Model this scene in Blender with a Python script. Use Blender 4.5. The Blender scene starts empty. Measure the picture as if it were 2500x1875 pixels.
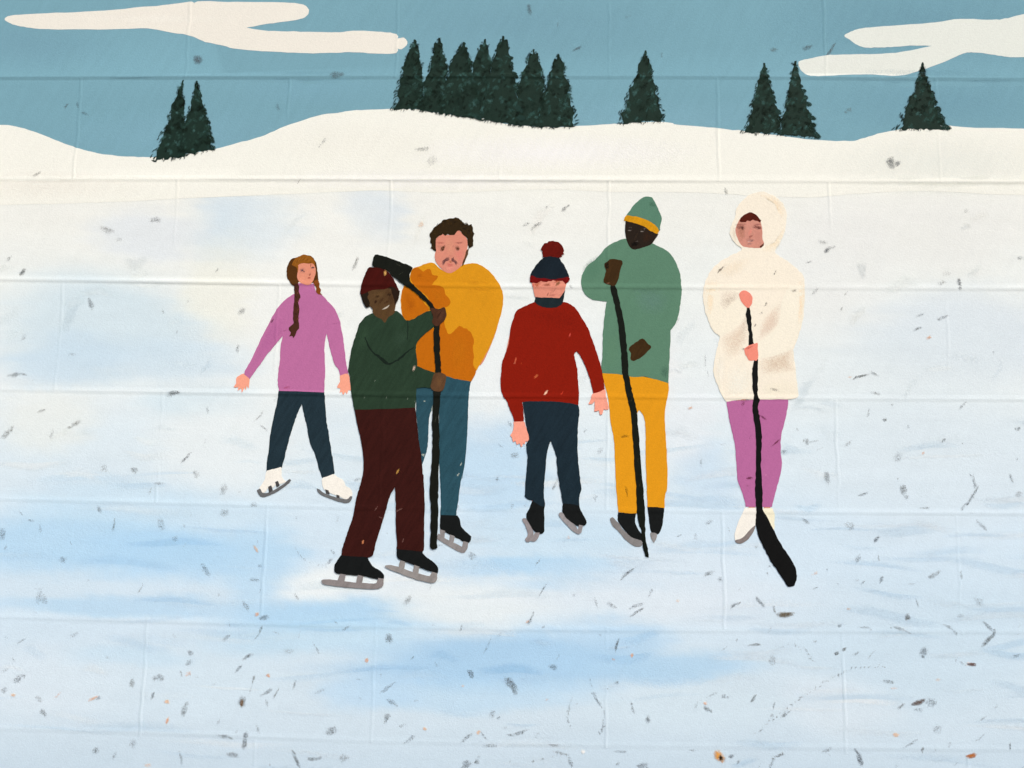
import bpy, bmesh, math, random
from mathutils import Vector, Matrix, noise
from mathutils.geometry import tessellate_polygon

# ------------------------------------------------------------------ camera, light, exposure
scene = bpy.context.scene
col = scene.collection
SRC_W, SRC_H, FOCAL = 2500.0, 1875.0, 2600.0
YAW, PITCH, ROLL = 0.039552843, 0.156890000, -0.017878254
CAM = Vector((0.71483344, -1.90635036, -1.09358313))
ROT = Matrix.Rotation(YAW, 3, "Z") @ Matrix.Rotation(PITCH, 3, "X") @ Matrix.Rotation(ROLL, 3, "Y")
cam_data = bpy.data.cameras.new('camera')
cam = bpy.data.objects.new('camera', cam_data)
col.objects.link(cam)
m = ROT @ Matrix.Rotation(math.pi / 2, 3, 'X')
cam.matrix_world = Matrix.Translation(CAM) @ m.to_4x4()
cam_data.sensor_width = 36.0
cam_data.lens = 36.0 * FOCAL / SRC_W
cam_data.clip_start = 0.05
cam_data.clip_end = 500
scene.camera = cam

SUN_ELEV, SUN_AZ = math.radians(48), math.radians(150)   # daylight from high behind the viewer
world = bpy.data.worlds.new('World')
scene.world = world
world.use_nodes = True
wn = world.node_tree
sky = wn.nodes.new('ShaderNodeTexSky')
sky.sky_type = 'NISHITA'
sky.sun_disc = False
sky.sun_elevation = SUN_ELEV
sky.sun_rotation = SUN_AZ
sky.air_density = 1.0
sky.dust_density = 3.0
wn.links.new(sky.outputs['Color'], wn.nodes['Background'].inputs['Color'])
wn.nodes['Background'].inputs['Strength'].default_value = 0.10
sun_data = bpy.data.lights.new('sun', 'SUN')
sun_data.energy = 1.3
sun_data.angle = math.radians(12)
sun_data.color = (1.0, 0.93, 0.83)
sun = bpy.data.objects.new('sun', sun_data)
col.objects.link(sun)
sd = Vector((math.sin(SUN_AZ) * math.cos(SUN_ELEV), math.cos(SUN_AZ) * math.cos(SUN_ELEV), math.sin(SUN_ELEV)))
sun.rotation_euler = sd.to_track_quat('Z', 'Y').to_euler()
sun.location = sd * 20
vs = scene.view_settings
vs.view_transform = 'Standard'
vs.look = 'None'
vs.gamma = 1.0
vs.use_curve_mapping = False
vs.exposure = 0.76
scene.render.filter_size = 1.9
scene.cycles.max_bounces = 4
scene.cycles.transparent_max_bounces = 48

# the light a white wall gets here, so that paint colours can be given as they look in daylight
GAIN = (1.0, 0.975, 0.96)

# ------------------------------------------------------------------ helpers
def lin(v):
    v /= 255.0
    return v / 12.92 if v <= 0.04045 else ((v + 0.055) / 1.055) ** 2.4

def C(r, g, b):
    return tuple(min(0.93, max(0.003, lin(v) / g_)) for v, g_ in zip((r, g, b), GAIN))

def unproj(x, y, off=0.0):
    """point of the wall (plane y = -off) seen at photo position x, y: gives its place on the wall in metres"""
    d = ROT @ Vector(((x - SRC_W / 2) / FOCAL, 1.0, (SRC_H / 2 - y) / FOCAL))
    t = (-off - CAM.y) / d.y
    return CAM.x + t * d.x, CAM.z + t * d.z

def proj(X, Z):
    d = ROT.transposed() @ (Vector((X, 0, Z)) - CAM)
    return SRC_W / 2 + FOCAL * d.x / d.y, SRC_H / 2 - FOCAL * d.z / d.y

# block courses: 0.2032 m each; bed joints wander a few millimetres like hand-laid ones
B = 0.2032
JOINT_SRC = {1: [(0, 190), (825, 188), (1650, 188), (2500, 193)], 2: [(0, 438), (825, 439), (1650, 442), (2500, 445)],
             3: [(0, 683), (400, 689), (700, 694), (1230, 702), (1700, 703.6), (2500, 706)],
             4: [(0, 952), (400, 958), (980, 967), (1450, 971), (1840, 973), (2500, 976)],
             5: [(0, 1220), (600, 1235), (900, 1243), (1450, 1248), (1700, 1251), (2500, 1256)],
             6: [(0, 1508), (600, 1525), (1200, 1538), (1500, 1541), (2000, 1543), (2500, 1545)],
             7: [(0, 1780), (500, 1795), (900, 1811), (1500, 1822), (2500, 1832)]}
JOINT = {k: [unproj(x, y) for x, y in l] for k, l in JOINT_SRC.items()}

def joint_dev(k, x):
    k = min(max(k, 1), 7)
    l = JOINT[k]
    if x <= l[0][0]: z = l[0][1]
    elif x >= l[-1][0]: z = l[-1][1]
    else:
        for (x0, z0), (x1, z1) in zip(l, l[1:]):
            if x <= x1:
                z = z0 + (z1 - z0) * (x - x0) / (x1 - x0); break
    return z + B * k

def z_to_v(x, z):
    v = z
    for _ in range(4):
        k = -v / B; k0 = math.floor(k); f = k - k0
        v = z - ((1 - f) * joint_dev(k0, x) + f * joint_dev(k0 + 1, x))
    return v

def v_to_z(x, v):
    k = -v / B; k0 = math.floor(k); f = k - k0
    return v + (1 - f) * joint_dev(k0, x) + f * joint_dev(k0 + 1, x)

PROFILE = [(0.0085, 0.0), (0.0030, 0.0021), (0.0004, 0.0023), (-0.0034, -0.0004), (-0.0065, -0.0003), (-0.0100, 0.0)]

def relief(x, v):
    k = round(-v / B)
    d = v + B * k
    if d >= PROFILE[0][0] or d <= PROFILE[-1][0]: return 0.0
    for (a, ha), (b, hb) in zip(PROFILE, PROFILE[1:]):
        if d >= b:
            h = ha + (hb - ha) * (a - d) / (a - b); break
    return h * (0.75 + 0.75 * noise.noise(Vector((x * 2.3, k * 7.1, 0.3))) + 0.22 * noise.noise(Vector((x * 11, k * 3.1, 4.0)))) * JOINT_AMP.get(k, 0.7)
JOINT_AMP = {0: .5, 1: .58, 2: .40, 3: .42, 4: .32, 5: .22, 6: .15, 7: .18}

U_STEP = 0.04
def wall_point(u, v, off):
    return Vector((u, -off - relief(u, v), v_to_z(u, v)))

# ------------------------------------------------------------------ materials
def paint_material(name, grain=0.05, streak=0.05, rough=0.75, feather=False, broken=0.0, streak_scale=90):
    mt = bpy.data.materials.new(name)
    mt.use_nodes = True
    nt = mt.node_tree; N = nt.nodes; L = nt.links
    bs = N['Principled BSDF']
    bs.inputs['Roughness'].default_value = rough
    bs.inputs['Specular IOR Level'].default_value = 0.05
    at = N.new('ShaderNodeAttribute'); at.attribute_name = 'Col'
    geo = N.new('ShaderNodeNewGeometry')
    def math_(op, a, b=None, c=None):
        n = N.new('ShaderNodeMath'); n.operation = op
        for i, q in enumerate((a, b, c)):
            if q is None: continue
            if isinstance(q, (int, float)): n.inputs[i].default_value = q
            else: L.new(q, n.inputs[i])
        return n.outputs[0]
    def noise_(scale, detail=2.0, vec=None, rough_=0.55):
        n = N.new('ShaderNodeTexNoise'); n.inputs['Scale'].default_value = scale
        n.inputs['Detail'].default_value = detail; n.inputs['Roughness'].default_value = rough_
        L.new(vec or geo.outputs['Position'], n.inputs['Vector'])
        return n.outputs['Fac']
    # slanted brush streaks
    mp = N.new('ShaderNodeMapping'); mp.vector_type = 'TEXTURE'
    mp.inputs['Rotation'].default_value = (0, math.radians(28), 0)
    mp.inputs['Scale'].default_value = (1.0, 1.0, 6.0)
    L.new(geo.outputs['Position'], mp.inputs['Vector'])
    g = noise_(420, 3.0, rough_=0.75)
    s = noise_(streak_scale, 3.0, mp.outputs['Vector'])
    big = noise_(5.0, 3.0)
    k = math_('ADD', math_('MULTIPLY', math_('SUBTRACT', g, 0.5), grain * 4), math_('MULTIPLY', math_('SUBTRACT', s, 0.5), streak * 4))
    k = math_('ADD', k, math_('MULTIPLY', math_('SUBTRACT', big, 0.5), 0.06))
    k = math_('ADD', k, 1.0)
    mul = N.new('ShaderNodeVectorMath'); mul.operation = 'SCALE'
    L.new(at.outputs['Color'], mul.inputs[0]); L.new(k, mul.inputs['Scale'])
    L.new(mul.outputs[0], bs.inputs['Base Color'])
    # head joints (vertical) of the running bond, sponge texture of the block face under the paint
    sx = N.new('ShaderNodeSeparateXYZ'); L.new(geo.outputs['Position'], sx.inputs[0])
    wob = math_('MULTIPLY', math_('SUBTRACT', noise_(14, 2.0), 0.5), 0.012)
    par = math_('MODULO', math_('ADD', math_('FLOOR', math_('DIVIDE', math_('MULTIPLY', sx.outputs[2], -1.0), B)), 40.0), 2.0)
    xx = math_('DIVIDE', math_('ADD', math_('ADD', sx.outputs[0], wob), math_('MULTIPLY', par, B)), 2 * B)
    dist = math_('MULTIPLY', math_('ABSOLUTE', math_('SUBTRACT', math_('FRACT', math_('ADD', xx, 10.5)), 0.5)), 2 * B)
    ridge = math_('SMOOTH_MAX', math_('SUBTRACT', 1.0, math_('DIVIDE', dist, 0.0042)), 0.0, 0.15)
    patch = math_('MULTIPLY', ridge, math_('MULTIPLY', math_('MAXIMUM', math_('SUBTRACT', noise_(4.1, 1.0), 0.42), 0.0), 5.0))
    h = math_('ADD', math_('MULTIPLY', g, 0.0006), math_('MULTIPLY', noise_(190, 3.0), 0.0006))
    h = math_('ADD', h, math_('MULTIPLY', noise_(45, 2.0), 0.0002))
    h = math_('ADD', h, math_('MULTIPLY', s, 0.0003))
    h = math_('ADD', h, math_('MULTIPLY', patch, 0.0015))
    bp = N.new('ShaderNodeBump'); bp.inputs['Strength'].default_value = 0.42; bp.inputs['Distance'].default_value = 1.0
    L.new(h, bp.inputs['Height']); L.new(bp.outputs['Normal'], bs.inputs['Normal'])
    if feather:
        # thin paint: covers the coat below in fine specks, more of them where it is thicker
        sn = N.new('ShaderNodeVectorMath'); sn.operation = 'SNAP'
        sn.inputs[1].default_value = (0.00042, 0.00042, 0.00042)
        L.new(geo.outputs['Position'], sn.inputs[0])
        wh = N.new('ShaderNodeTexWhiteNoise'); wh.noise_dimensions = '3D'
        L.new(sn.outputs[0], wh.inputs['Vector'])
        a = at.outputs['Alpha']
        if broken:
            a = math_('MULTIPLY', a, math_('ADD', 1.0 - broken * .5, math_('MULTIPLY', math_('SUBTRACT', noise_(230, 2.0), 0.5), broken * 5)))
        L.new(math_('GREATER_THAN', a, wh.outputs['Value']), bs.inputs['Alpha'])
    return mt

MAT_WALL = paint_material('wall_paint', 0.065, 0.016)
MAT_FLAT = paint_material('flat_paint', 0.075, 0.035)
MAT_STREAK = paint_material('brushed_paint', 0.12, 0.17, streak_scale=150)
MAT_BLACK = paint_material('dark_paint', 0.10, 0.12, 0.5, streak_scale=120)
MAT_SOFT = paint_material('soft_paint', 0.02, 0.03, feather=True)
MAT_DIRT = paint_material('dirt_smear', 0.03, 0.03, 0.8, feather=True, broken=0.16)
MAT_WASH = paint_material('thin_paint_edge', 0.03, 0.03, feather=True, broken=0.15)

# ------------------------------------------------------------------ building flat paint on the wall
def smooth_poly(pts, n=5):
    """closed Catmull-Rom through pts; a point given as (x, y, 'c') stays a corner"""
    P = [(p[0], p[1]) for p in pts]; K = [len(p) > 2 for p in pts]
    out = []; N_ = len(P)
    for i in range(N_):
        p1, p2 = P[i], P[(i + 1) % N_]
        p0 = p1 if K[i] else P[i - 1]
        p3 = p2 if K[(i + 1) % N_] else P[(i + 2) % N_]
        seg = math.dist(p1, p2)
        k = max(1, min(n, int(seg / 4)))
        for j in range(k):
            t = j / k
            out.append(tuple(0.5 * (2 * b + (c - a) * t + (2 * a - 5 * b + 4 * c - d) * t * t + (3 * b - a - 3 * c + d) * t ** 3)
                             for a, b, c, d in zip(p0, p1, p2, p3)))
    return out

def wobble(pts, amp, seed):
    return [(x + amp * noise.noise(Vector((x / 7, y / 7, seed))) * 1.6, y + amp * noise.noise(Vector((x / 7, y / 7, seed + 31))) * 1.6) for x, y in pts]

LAYER = 0.0003   # thickness of one coat step on the wall, metres
class Mesh:
    def __init__(self):
        self.v = []; self.f = []; self.c = []; self.m = []
    def poly(self, pts, color, layer, smooth=True, amp=0.8, mat=0):
        """one patch of opaque paint: pts in photo pixels, layer in millimetres in front of the bare wall"""
        off = layer * LAYER
        if smooth: pts = smooth_poly(pts)
        if amp: pts = wobble(pts, amp, layer)
        uv = []
        for x, y in pts:
            X, Z = unproj(x, y, off)
            uv.append((X, z_to_v(X, Z)))
        tris = tessellate_polygon([[Vector((u, v, 0)) for u, v in uv]])
        bm = bmesh.new()
        vs_ = [bm.verts.new((u, v, 0)) for u, v in uv]
        for t in tris:
            try: bm.faces.new([vs_[i] for i in t])
            except ValueError: pass
        u0, u1 = min(u for u, v in uv), max(u for u, v in uv)
        v0, v1 = min(v for u, v in uv), max(v for u, v in uv)
        lines = []
        for k in range(-12, 20):
            for d, _ in PROFILE:
                q = -B * k + d
                if v0 < q < v1: lines.append(((0, q, 0), (0, 1, 0)))
        crosses = bool(lines)
        if crosses:
            for i in range(math.ceil(u0 / U_STEP), math.floor(u1 / U_STEP) + 1):
                lines.append(((i * U_STEP, 0, 0), (1, 0, 0)))
        for co, no in lines:
            bmesh.ops.bisect_plane(bm, geom=bm.verts[:] + bm.edges[:] + bm.faces[:], dist=1e-6, plane_co=co, plane_no=no)
        base = len(self.v)
        bm.verts.index_update()
        for w in bm.verts:
            self.v.append(wall_point(w.co.x, w.co.y, off)); self.c.append((*color, 1.0))
        for f in bm.faces:
            self.f.append([base + w.index for w in f.verts]); self.m.append(mat)
        bm.free()
        return self
    def soft(self, pts, color, layer, alpha=1.0, core=0.5, mat=0, smooth=True, rings=4, amp=0.6):
        """a patch whose paint thins out towards its edge"""
        off = layer * LAYER
        if smooth: pts = smooth_poly(pts, 4)
        if amp: pts = wobble(pts, amp, layer)
        cx = sum(p[0] for p in pts) / len(pts); cy = sum(p[1] for p in pts) / len(pts)
        base = len(self.v); n = len(pts)
        def add(x, y, a):
            X, Z = unproj(x, y, off)
            self.v.append(wall_point(X, z_to_v(X, Z), off)); self.c.append((*color, a))
        add(cx, cy, alpha)
        for r in range(1, rings + 1):
            q = r / rings
            a = alpha * (1.0 if q <= core else max(0.0, 1 - (q - core) / (1 - core)) )
            for x, y in pts: add(cx + (x - cx) * q, cy + (y - cy) * q, a)
        for i in range(n):
            self.f.append([base, base + 1 + i, base + 1 + (i + 1) % n]); self.m.append(mat)
        for r in range(rings - 1):
            for i in range(n):
                a = base + 1 + r * n; j = (i + 1) % n
                self.f.append([a + i, a + n + i, a + n + j, a + j]); self.m.append(mat)
        return self
    def fleck(self, x, y, ln, wd, ang, strength, color, layer, mat=0, rng=random, bend=0.0):
        a = math.radians(ang); n = 12; pts = []
        ph = rng.random() * 6
        for i in range(n):
            t = 2 * math.pi * i / n
            r = 1 + 0.28 * math.sin(2 * t + ph) * rng.random() + rng.uniform(-.15, .15)
            px, py = 0.5 * ln * math.cos(t) * r, 0.5 * wd * math.sin(t) * r
            py += bend * (px / ln) ** 2 * ln
            pts.append((x + px * math.cos(a) - py * math.sin(a), y - px * math.sin(a) - py * math.cos(a)))
        return self.soft(pts, color, layer, strength, 0.45, mat, smooth=False, rings=3, amp=0)
    def dab(self, x, y, ln, wd, ang, strength, color, layer, mat=0, rng=random, bend=0.0):
        return self.fleck(x, y, ln * 1.22, wd * 1.4, ang, min(1.0, strength * 1.15), color, layer, mat, rng, bend)
    def build(self, name, mats, parent=None, base=None):
        """link as ONE object; base = photo position of the thing's foot, its origin"""
        me = bpy.data.meshes.new(name)
        if parent is not None: org = Vector(parent['_o'])
        elif base is not None:
            X, Z = unproj(*base); org = Vector((X, 0, Z))
        else: org = Vector((0, 0, 0))
        me.from_pydata([p - org for p in self.v], [], self.f)
        ca = me.color_attributes.new('Col', 'FLOAT_COLOR', 'POINT')
        for i, c_ in enumerate(self.c): ca.data[i].color = c_
        for mt in (mats if isinstance(mats, (list, tuple)) else [mats]): me.materials.append(mt)
        for i, p in enumerate(me.polygons):
            p.material_index = self.m[i]; p.use_smooth = name != 'block_wall' or p.normal.y < -0.2
        # faces look towards the viewer's side (-y)
        bm = bmesh.new(); bm.from_mesh(me)
        flip = [f for f in bm.faces if f.normal.y > 0]
        if flip and name != 'block_wall': bmesh.ops.reverse_faces(bm, faces=flip)
        bm.to_mesh(me); bm.free()
        o = bpy.data.objects.new(name, me); col.objects.link(o)
        o['_o'] = tuple(org)
        if parent is not None: o.parent = parent
        else: o.location = org
        return o

def tag(o, label=None, cat=None, group=None, kind=None):
    if label: o['label'] = label
    if cat: o['category'] = cat
    if group: o['group'] = group
    if kind: o['kind'] = kind
    return o

def reg(x0, y0, w, out=2212.0):
    """converter from a position inside an enlarged crop to photo pixels"""
    s = out / w
    def f(*pts):
        return [(x0 + p[0] / s, y0 + p[1] / s) + tuple(p[2:]) for p in pts]
    return f

def stroke(path, w, k=1.0):
    """outline of a tapering limb along path; w = half widths"""
    L_, R_ = [], []
    w = [q * k for q in w]
    for i, (x, y) in enumerate(path):
        a = path[max(0, i - 1)]; b = path[min(len(path) - 1, i + 1)]
        dx, dy = b[0] - a[0], b[1] - a[1]; d = math.hypot(dx, dy) or 1
        L_.append((x - dy / d * w[i], y + dx / d * w[i])); R_.append((x + dy / d * w[i], y - dx / d * w[i]))
    return L_ + R_[::-1]
c = 'c'
G1, G2 = reg(540, 610, 400), reg(540, 900, 440)
B1, B2, B3 = reg(820, 600, 440), reg(820, 880, 440), reg(770, 1150, 440)
M1 = reg(960, 500, 280)
K1, K2, K3 = reg(1200, 570, 320), reg(1200, 800, 320), reg(1220, 1020, 440, 2028)
N1, N2, N3 = reg(1380, 460, 320), reg(1380, 690, 400), reg(1380, 960, 340, 1343)
P1, P2, P3, P4 = reg(1680, 450, 320), reg(1680, 680, 400), reg(1680, 940, 400), reg(1680, 1180, 400)
T1, T2, T3 = reg(0, 0, 850, 2203), reg(825, 0, 850, 2203), reg(1650, 0, 850, 2203)
# ------------------------------------------------------------------ the wall: running-bond blocks, painted ice on its bare face
def smooth01(t):
    t = max(0.0, min(1.0, t)); return t * t * (3 - 2 * t)

ICE_STOPS = [(380, (243, 242, 231)), (520, (239, 239, 231)), (700, (236, 239, 234)), (900, (232, 238, 237)), (1100, (222, 234, 239)),
             (1300, (212, 229, 240)), (1500, (210, 227, 238)), (1700, (211, 226, 235)), (1900, (201, 218, 229))]
# brushed-on tints of the ice, and light fall-off painted into its lower right: centre, radii (photo pixels), colour, strength
ICE_TINTS = [
    (600, 545, 130, 75, (207, 223, 233), .75), (340, 575, 130, 55, (218, 226, 234), .5), (905, 530, 80, 60, (210, 222, 231), .6),
    (250, 800, 260, 120, (206, 224, 232), .75), (150, 880, 120, 60, (197, 219, 234), .55), (420, 880, 200, 50, (204, 223, 235), .5),
    (480, 985, 150, 40, (208, 227, 235), .6), (820, 1000, 70, 50, (211, 227, 237), .55), (760, 740, 200, 260, (243, 243, 236), .55),
    (560, 700, 80, 110, (240, 239, 224), .6), (100, 1040, 110, 80, (240, 240, 230), .5), (560, 1080, 170, 110, (238, 241, 238), .55),
    (1215, 1150, 110, 110, (192, 219, 238), .85), (1180, 1060, 90, 40, (200, 221, 236), .5), (1735, 1160, 60, 80, (203, 223, 238), .7),
    (1380, 1300, 190, 60, (197, 223, 239), .5), (2350, 820, 230, 120, (213, 224, 232), .6), (2240, 960, 240, 150, (222, 231, 233), .5),
    (2010, 640, 160, 160, (234, 234, 230), .5), (2250, 560, 260, 90, (232, 232, 227), .5), (2300, 1150, 300, 150, (217, 228, 234), .5),
    (150, 1320, 340, 70, (182, 216, 239), .85), (430, 1350, 260, 60, (179, 215, 240), .85), (640, 1380, 80, 110, (188, 219, 240), .7),
    (330, 1240, 300, 50, (198, 224, 239), .55), (290, 1475, 330, 22, (184, 216, 238), .7), (300, 1600, 140, 26, (189, 219, 238), .6),
    (120, 1665, 210, 80, (222, 233, 240), .6), (450, 1650, 260, 90, (213, 230, 239), .45),
    (880, 1505, 300, 40, (179, 214, 238), .9), (800, 1560, 260, 40, (189, 220, 238), .6), (1240, 1620, 330, 62, (173, 208, 234), .95),
    (1060, 1640, 250, 30, (176, 210, 235), .7), (1200, 1700, 280, 40, (185, 216, 237), .6), (900, 1690, 120, 40, (186, 217, 240), .6), (1640, 1630, 200, 34, (178, 211, 234), .8),
    (1480, 1560, 120, 50, (182, 213, 236), .7), (1340, 1375, 180, 24, (180, 215, 239), .85), (1420, 1430, 150, 16, (182, 215, 238), .8),
    (830, 1420, 120, 46, (238, 243, 242), .9), (980, 1430, 120, 40, (232, 240, 243), .8), (1150, 1480, 170, 62, (233, 239, 239), .9),
    (1500, 1470, 260, 46, (226, 235, 240), .7), (1620, 1420, 260, 90, (222, 232, 239), .5), (1900, 1480, 340, 60, (221, 231, 238), .5),
    (1700, 1730, 240, 60, (211, 227, 235), .6), (2250, 1560, 320, 160, (202, 222, 234), .6), (2040, 1720, 120, 70, (222, 232, 238), .5),
    (1680, 1040, 70, 100, (236, 239, 241), .5), (1560, 900, 60, 200, (240, 240, 238), .5), (1190, 850, 50, 200, (238, 240, 238), .5)]

def ice_color(x, y, X, Z):
    wx = x + 60 * noise.noise(Vector((X * 3.0, Z * 7.0, 1.0))) + 40 * noise.noise(Vector((X * 7, Z * 55, 2.0))) + 16 * noise.noise(Vector((X * 40 + Z * 25, Z * 110, 2.0)))
    wy = y + 30 * noise.noise(Vector((X * 3.4, Z * 6.0, 5.0))) + 14 * noise.noise(Vector((X * 8, Z * 60, 6.0))) + 7 * noise.noise(Vector((X * 60 + Z * 40, Z * 70, 8.0)))
    for (y0, a), (y1, b) in zip(ICE_STOPS, ICE_STOPS[1:]):
        if wy <= y1 or y1 == 1900:
            t = smooth01((wy - y0) / (y1 - y0)); k = [p + (q - p) * t for p, q in zip(a, b)]; break
    for cx, cy, rx, ry, tint, s in ICE_TINTS:
        d = ((wx - cx) / rx) ** 2 + ((wy - cy) / ry) ** 2
        if d < 2.2:
            t = s * smooth01((1.48 - math.sqrt(d)) / 0.95)
            k = [p + (q - p) * t for p, q in zip(k, tint)]
    n = noise.noise(Vector((X * 6, Z * 45, 9.0))) * 2.4 + noise.noise(Vector((X * 30 + Z * 12, Z * 90, 9.0))) * 2.2
    return tuple(v + n for v in k)

def build_wall():
    us, vs_ = [], []
    u = -0.96
    while u < 2.2: us.append(u); u += 0.008
    v = 0.42
    base_v = set()
    while v > -1.94: base_v.add(round(v, 5)); v -= 0.008
    for k in range(-2, 10):
        for d, _ in PROFILE: base_v.add(round(-B * k + d, 5))
    vs_ = sorted(base_v, reverse=True)
    mb = Mesh(); nu = len(us)
    for v in vs_:
        for u in us:
            p = wall_point(u, v, 0.0)
            mb.v.append(p)
            x, y = proj(p.x, p.z)
            mb.c.append((*C(*ice_color(x, y, p.x, p.z)), 1.0))
    for j in range(len(vs_) - 1):
        for i in range(nu - 1):
            a = j * nu + i
            mb.f.append([a, a + nu, a + nu + 1, a + 1]); mb.m.append(0)
    # the block's thickness: sides and back
    rim = [i for i in range(nu)] + [j * nu + nu - 1 for j in range(1, len(vs_))] + [(len(vs_) - 1) * nu + i for i in range(nu - 2, -1, -1)] + [j * nu for j in range(len(vs_) - 2, 0, -1)]
    b0 = len(mb.v)
    for i in rim:
        p = mb.v[i]; mb.v.append(Vector((p.x, 0.19, p.z))); mb.c.append((*C(190, 190, 186), 1.0))
    for i in range(len(rim)):
        j = (i + 1) % len(rim)
        mb.f.append([rim[i], rim[j], b0 + j, b0 + i]); mb.m.append(0)
    mb.f.append(list(range(b0, b0 + len(rim)))); mb.m.append(0)
    return mb.build('block_wall', MAT_WALL)

wall = tag(build_wall(), 'painted concrete block wall with scuffed pale blue and white ice mural', 'wall', kind='thing')

# visible passes of the brush over the ice
rb = random.Random(11); mb = Mesh()
for i in range(330):
    x = rb.uniform(-150, 2650); y = rb.uniform(520, 1950)
    up = y < 1080
    if up and rb.random() < .35: continue
    X, Z = unproj(x, y); k = ice_color(x, y, X, Z); blue = k[2] - k[0]
    d = rb.choice((-1, 1)) * rb.uniform(4, 9)
    colr = (k[0] + d * 1.5, k[1] + d * .8, k[2] + d * .25) if not up else (k[0] + d * .9, k[1] + d * .7, k[2] + d * .5)
    colr = tuple(min(250, q) for q in colr)
    an = math.radians(rb.uniform(-7, 5) if not up else rb.choice((rb.uniform(-8, 8), rb.uniform(35, 70))))
    ln, wd = (rb.uniform(70, 330), rb.uniform(8, 30)) if not up else (rb.uniform(30, 120), rb.uniform(10, 34))
    pts = []
    for q in range(26):
        w = q / 26 * 2 * math.pi
        u_, v_ = ln * .5 * math.cos(w), wd * .5 * math.sin(w)
        v_ += wd * .3 * math.sin(u_ / ln * 5 + i)
        pts.append((x + u_ * math.cos(an) - v_ * math.sin(an), y - u_ * math.sin(an) - v_ * math.cos(an)))
    mb.soft(pts, C(*colr), .15 + i * .001, rb.uniform(.35, .85), rb.uniform(.1, .5), smooth=False, rings=4, amp=0)
tag(mb.build('brush_stroke', MAT_SOFT, wall), 'pale and blue brush strokes on the ice', kind='stuff')

HILL = (T1((0, 790), (100, 800), (250, 845), (400, 905), (500, 940), (650, 975), (800, 990), (930, 994), (1100, 985), (1320, 950), (1500, 905), (1650, 865), (1800, 800), (2000, 735), (2150, 712))
        + T2((0, 712), (150, 695), (320, 690), (480, 690), (650, 715), (800, 735), (950, 755), (1050, 780), (1200, 798), (1400, 805), (1550, 795), (1750, 785), (1900, 775), (2000, 770), (2120, 778))
        + T3((0, 788), (200, 805), (400, 825), (600, 850), (750, 870), (880, 885), (1100, 893), (1200, 870), (1300, 840), (1450, 815), (1600, 805), (1700, 795), (1900, 808), (2203, 815)))
hill = [(-620, 380, c), (-300, 340), (-120, 312)] + HILL + [(2660, 322), (2900, 350), (3200, 372, c)]
SKYC = (123, 166, 179)
mb = Mesh().poly(hill + [(3200, -520, c), (-620, -520, c)], C(*SKYC), 0.5, amp=1.0)
tag(mb.build('painted_sky', MAT_FLAT, wall), 'flat teal blue painted sky')
# light fall-off put into the sky's colour: darker top, lighter near the hill
mb = Mesh()
for x, y, rx, ry, k, a in [(2250, 60, 420, 130, (110, 152, 168), .6), (2300, 250, 330, 80, (113, 155, 171), .5), (1300, 60, 420, 90, (118, 158, 174), .4), (420, 330, 330, 70, (130, 173, 188), .6),
                           (760, 215, 200, 50, (128, 172, 188), .5), (1600, 290, 480, 60, (132, 175, 189), .7), (60, 110, 260, 70, (120, 160, 176), .5)]:
    mb.soft([(x + rx * math.cos(t / 14 * 2 * math.pi), y + ry * math.sin(t / 14 * 2 * math.pi)) for t in range(14)], C(*k), 0.52 + 0.008 * len(mb.f) / 300, a, .1, rings=6)
tag(mb.build('sky_falloff_tint', MAT_SOFT, wall))
# the snowbank: warm white, lower edge fades into the ice with a visible brush edge
low = [(3200, 500, c), (2620, 480), (2400, 473), (2250, 466), (2100, 472), (1980, 482), (1850, 478), (1700, 470), (1500, 468), (1300, 462), (1100, 470), (900, 466), (700, 474), (500, 482), (300, 492), (150, 497), (0, 500), (-200, 505), (-620, 520, c)]
mb = Mesh().poly(hill + low, C(244, 242, 230), 0.6, amp=1.0)
tag(mb.build('painted_snowbank', MAT_WALL, wall), 'cream white painted snowbank')
mb = Mesh()
for x, y, rx, ry, k, a in [(90, 452, 300, 40, (240, 235, 222), .7), (1350, 372, 400, 52, (249, 248, 240), .8), (2300, 400, 320, 80, (235, 236, 226), .7), (850, 350, 220, 60, (246, 243, 231), .6), (1050, 440, 500, 30, (249, 248, 240), .5)]:
    mb.soft([(x + rx * math.cos(t / 16 * 2 * math.pi), y + ry * math.sin(t / 16 * 2 * math.pi)) for t in range(16)], C(*k), 0.63 + 0.02 * len(mb.f) / 300, a, .1, rings=7)
tag(mb.build('snow_tint', MAT_SOFT, wall))

# ------------------------------------------------------------------ clouds
cl = Mesh().poly(T1((30, 120), (90, 95), (300, 85), (600, 70), (900, 45), (1100, 25), (1215, 10), (1233, 26), (1250, 8), (1500, 12), (1800, 15), (1920, 30), (1955, 65), (1930, 110), (1850, 130), (1700, 150), (1560, 176, c), (1700, 195), (1900, 200), (2100, 204))
                 + T2((0, 205), (100, 195), (250, 200), (370, 215), (378, 245, c), (420, 240), (440, 275), (400, 312), (378, 305, c), (370, 335), (250, 340), (100, 330))
                 + T1((2100, 335), (1900, 335), (1700, 325), (1500, 310), (1400, 285), (1300, 265), (1200, 225), (1080, 205), (930, 180), (700, 185), (300, 185), (150, 170), (70, 150)), C(238, 232, 219), 1.0)
cl.soft([(390 + 200 * math.cos(t * .45), 46 + 13 * math.sin(t * .45)) for t in range(14)], C(243, 238, 226), 1.06, .6, .2, mat=1)
tag(cl.build('painted_cloud', [MAT_WALL, MAT_SOFT], None, (500, 125)), 'long cream painted cloud with a forked tail above the pine cluster', 'cloud', 'clouds painted in the sky')
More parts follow.
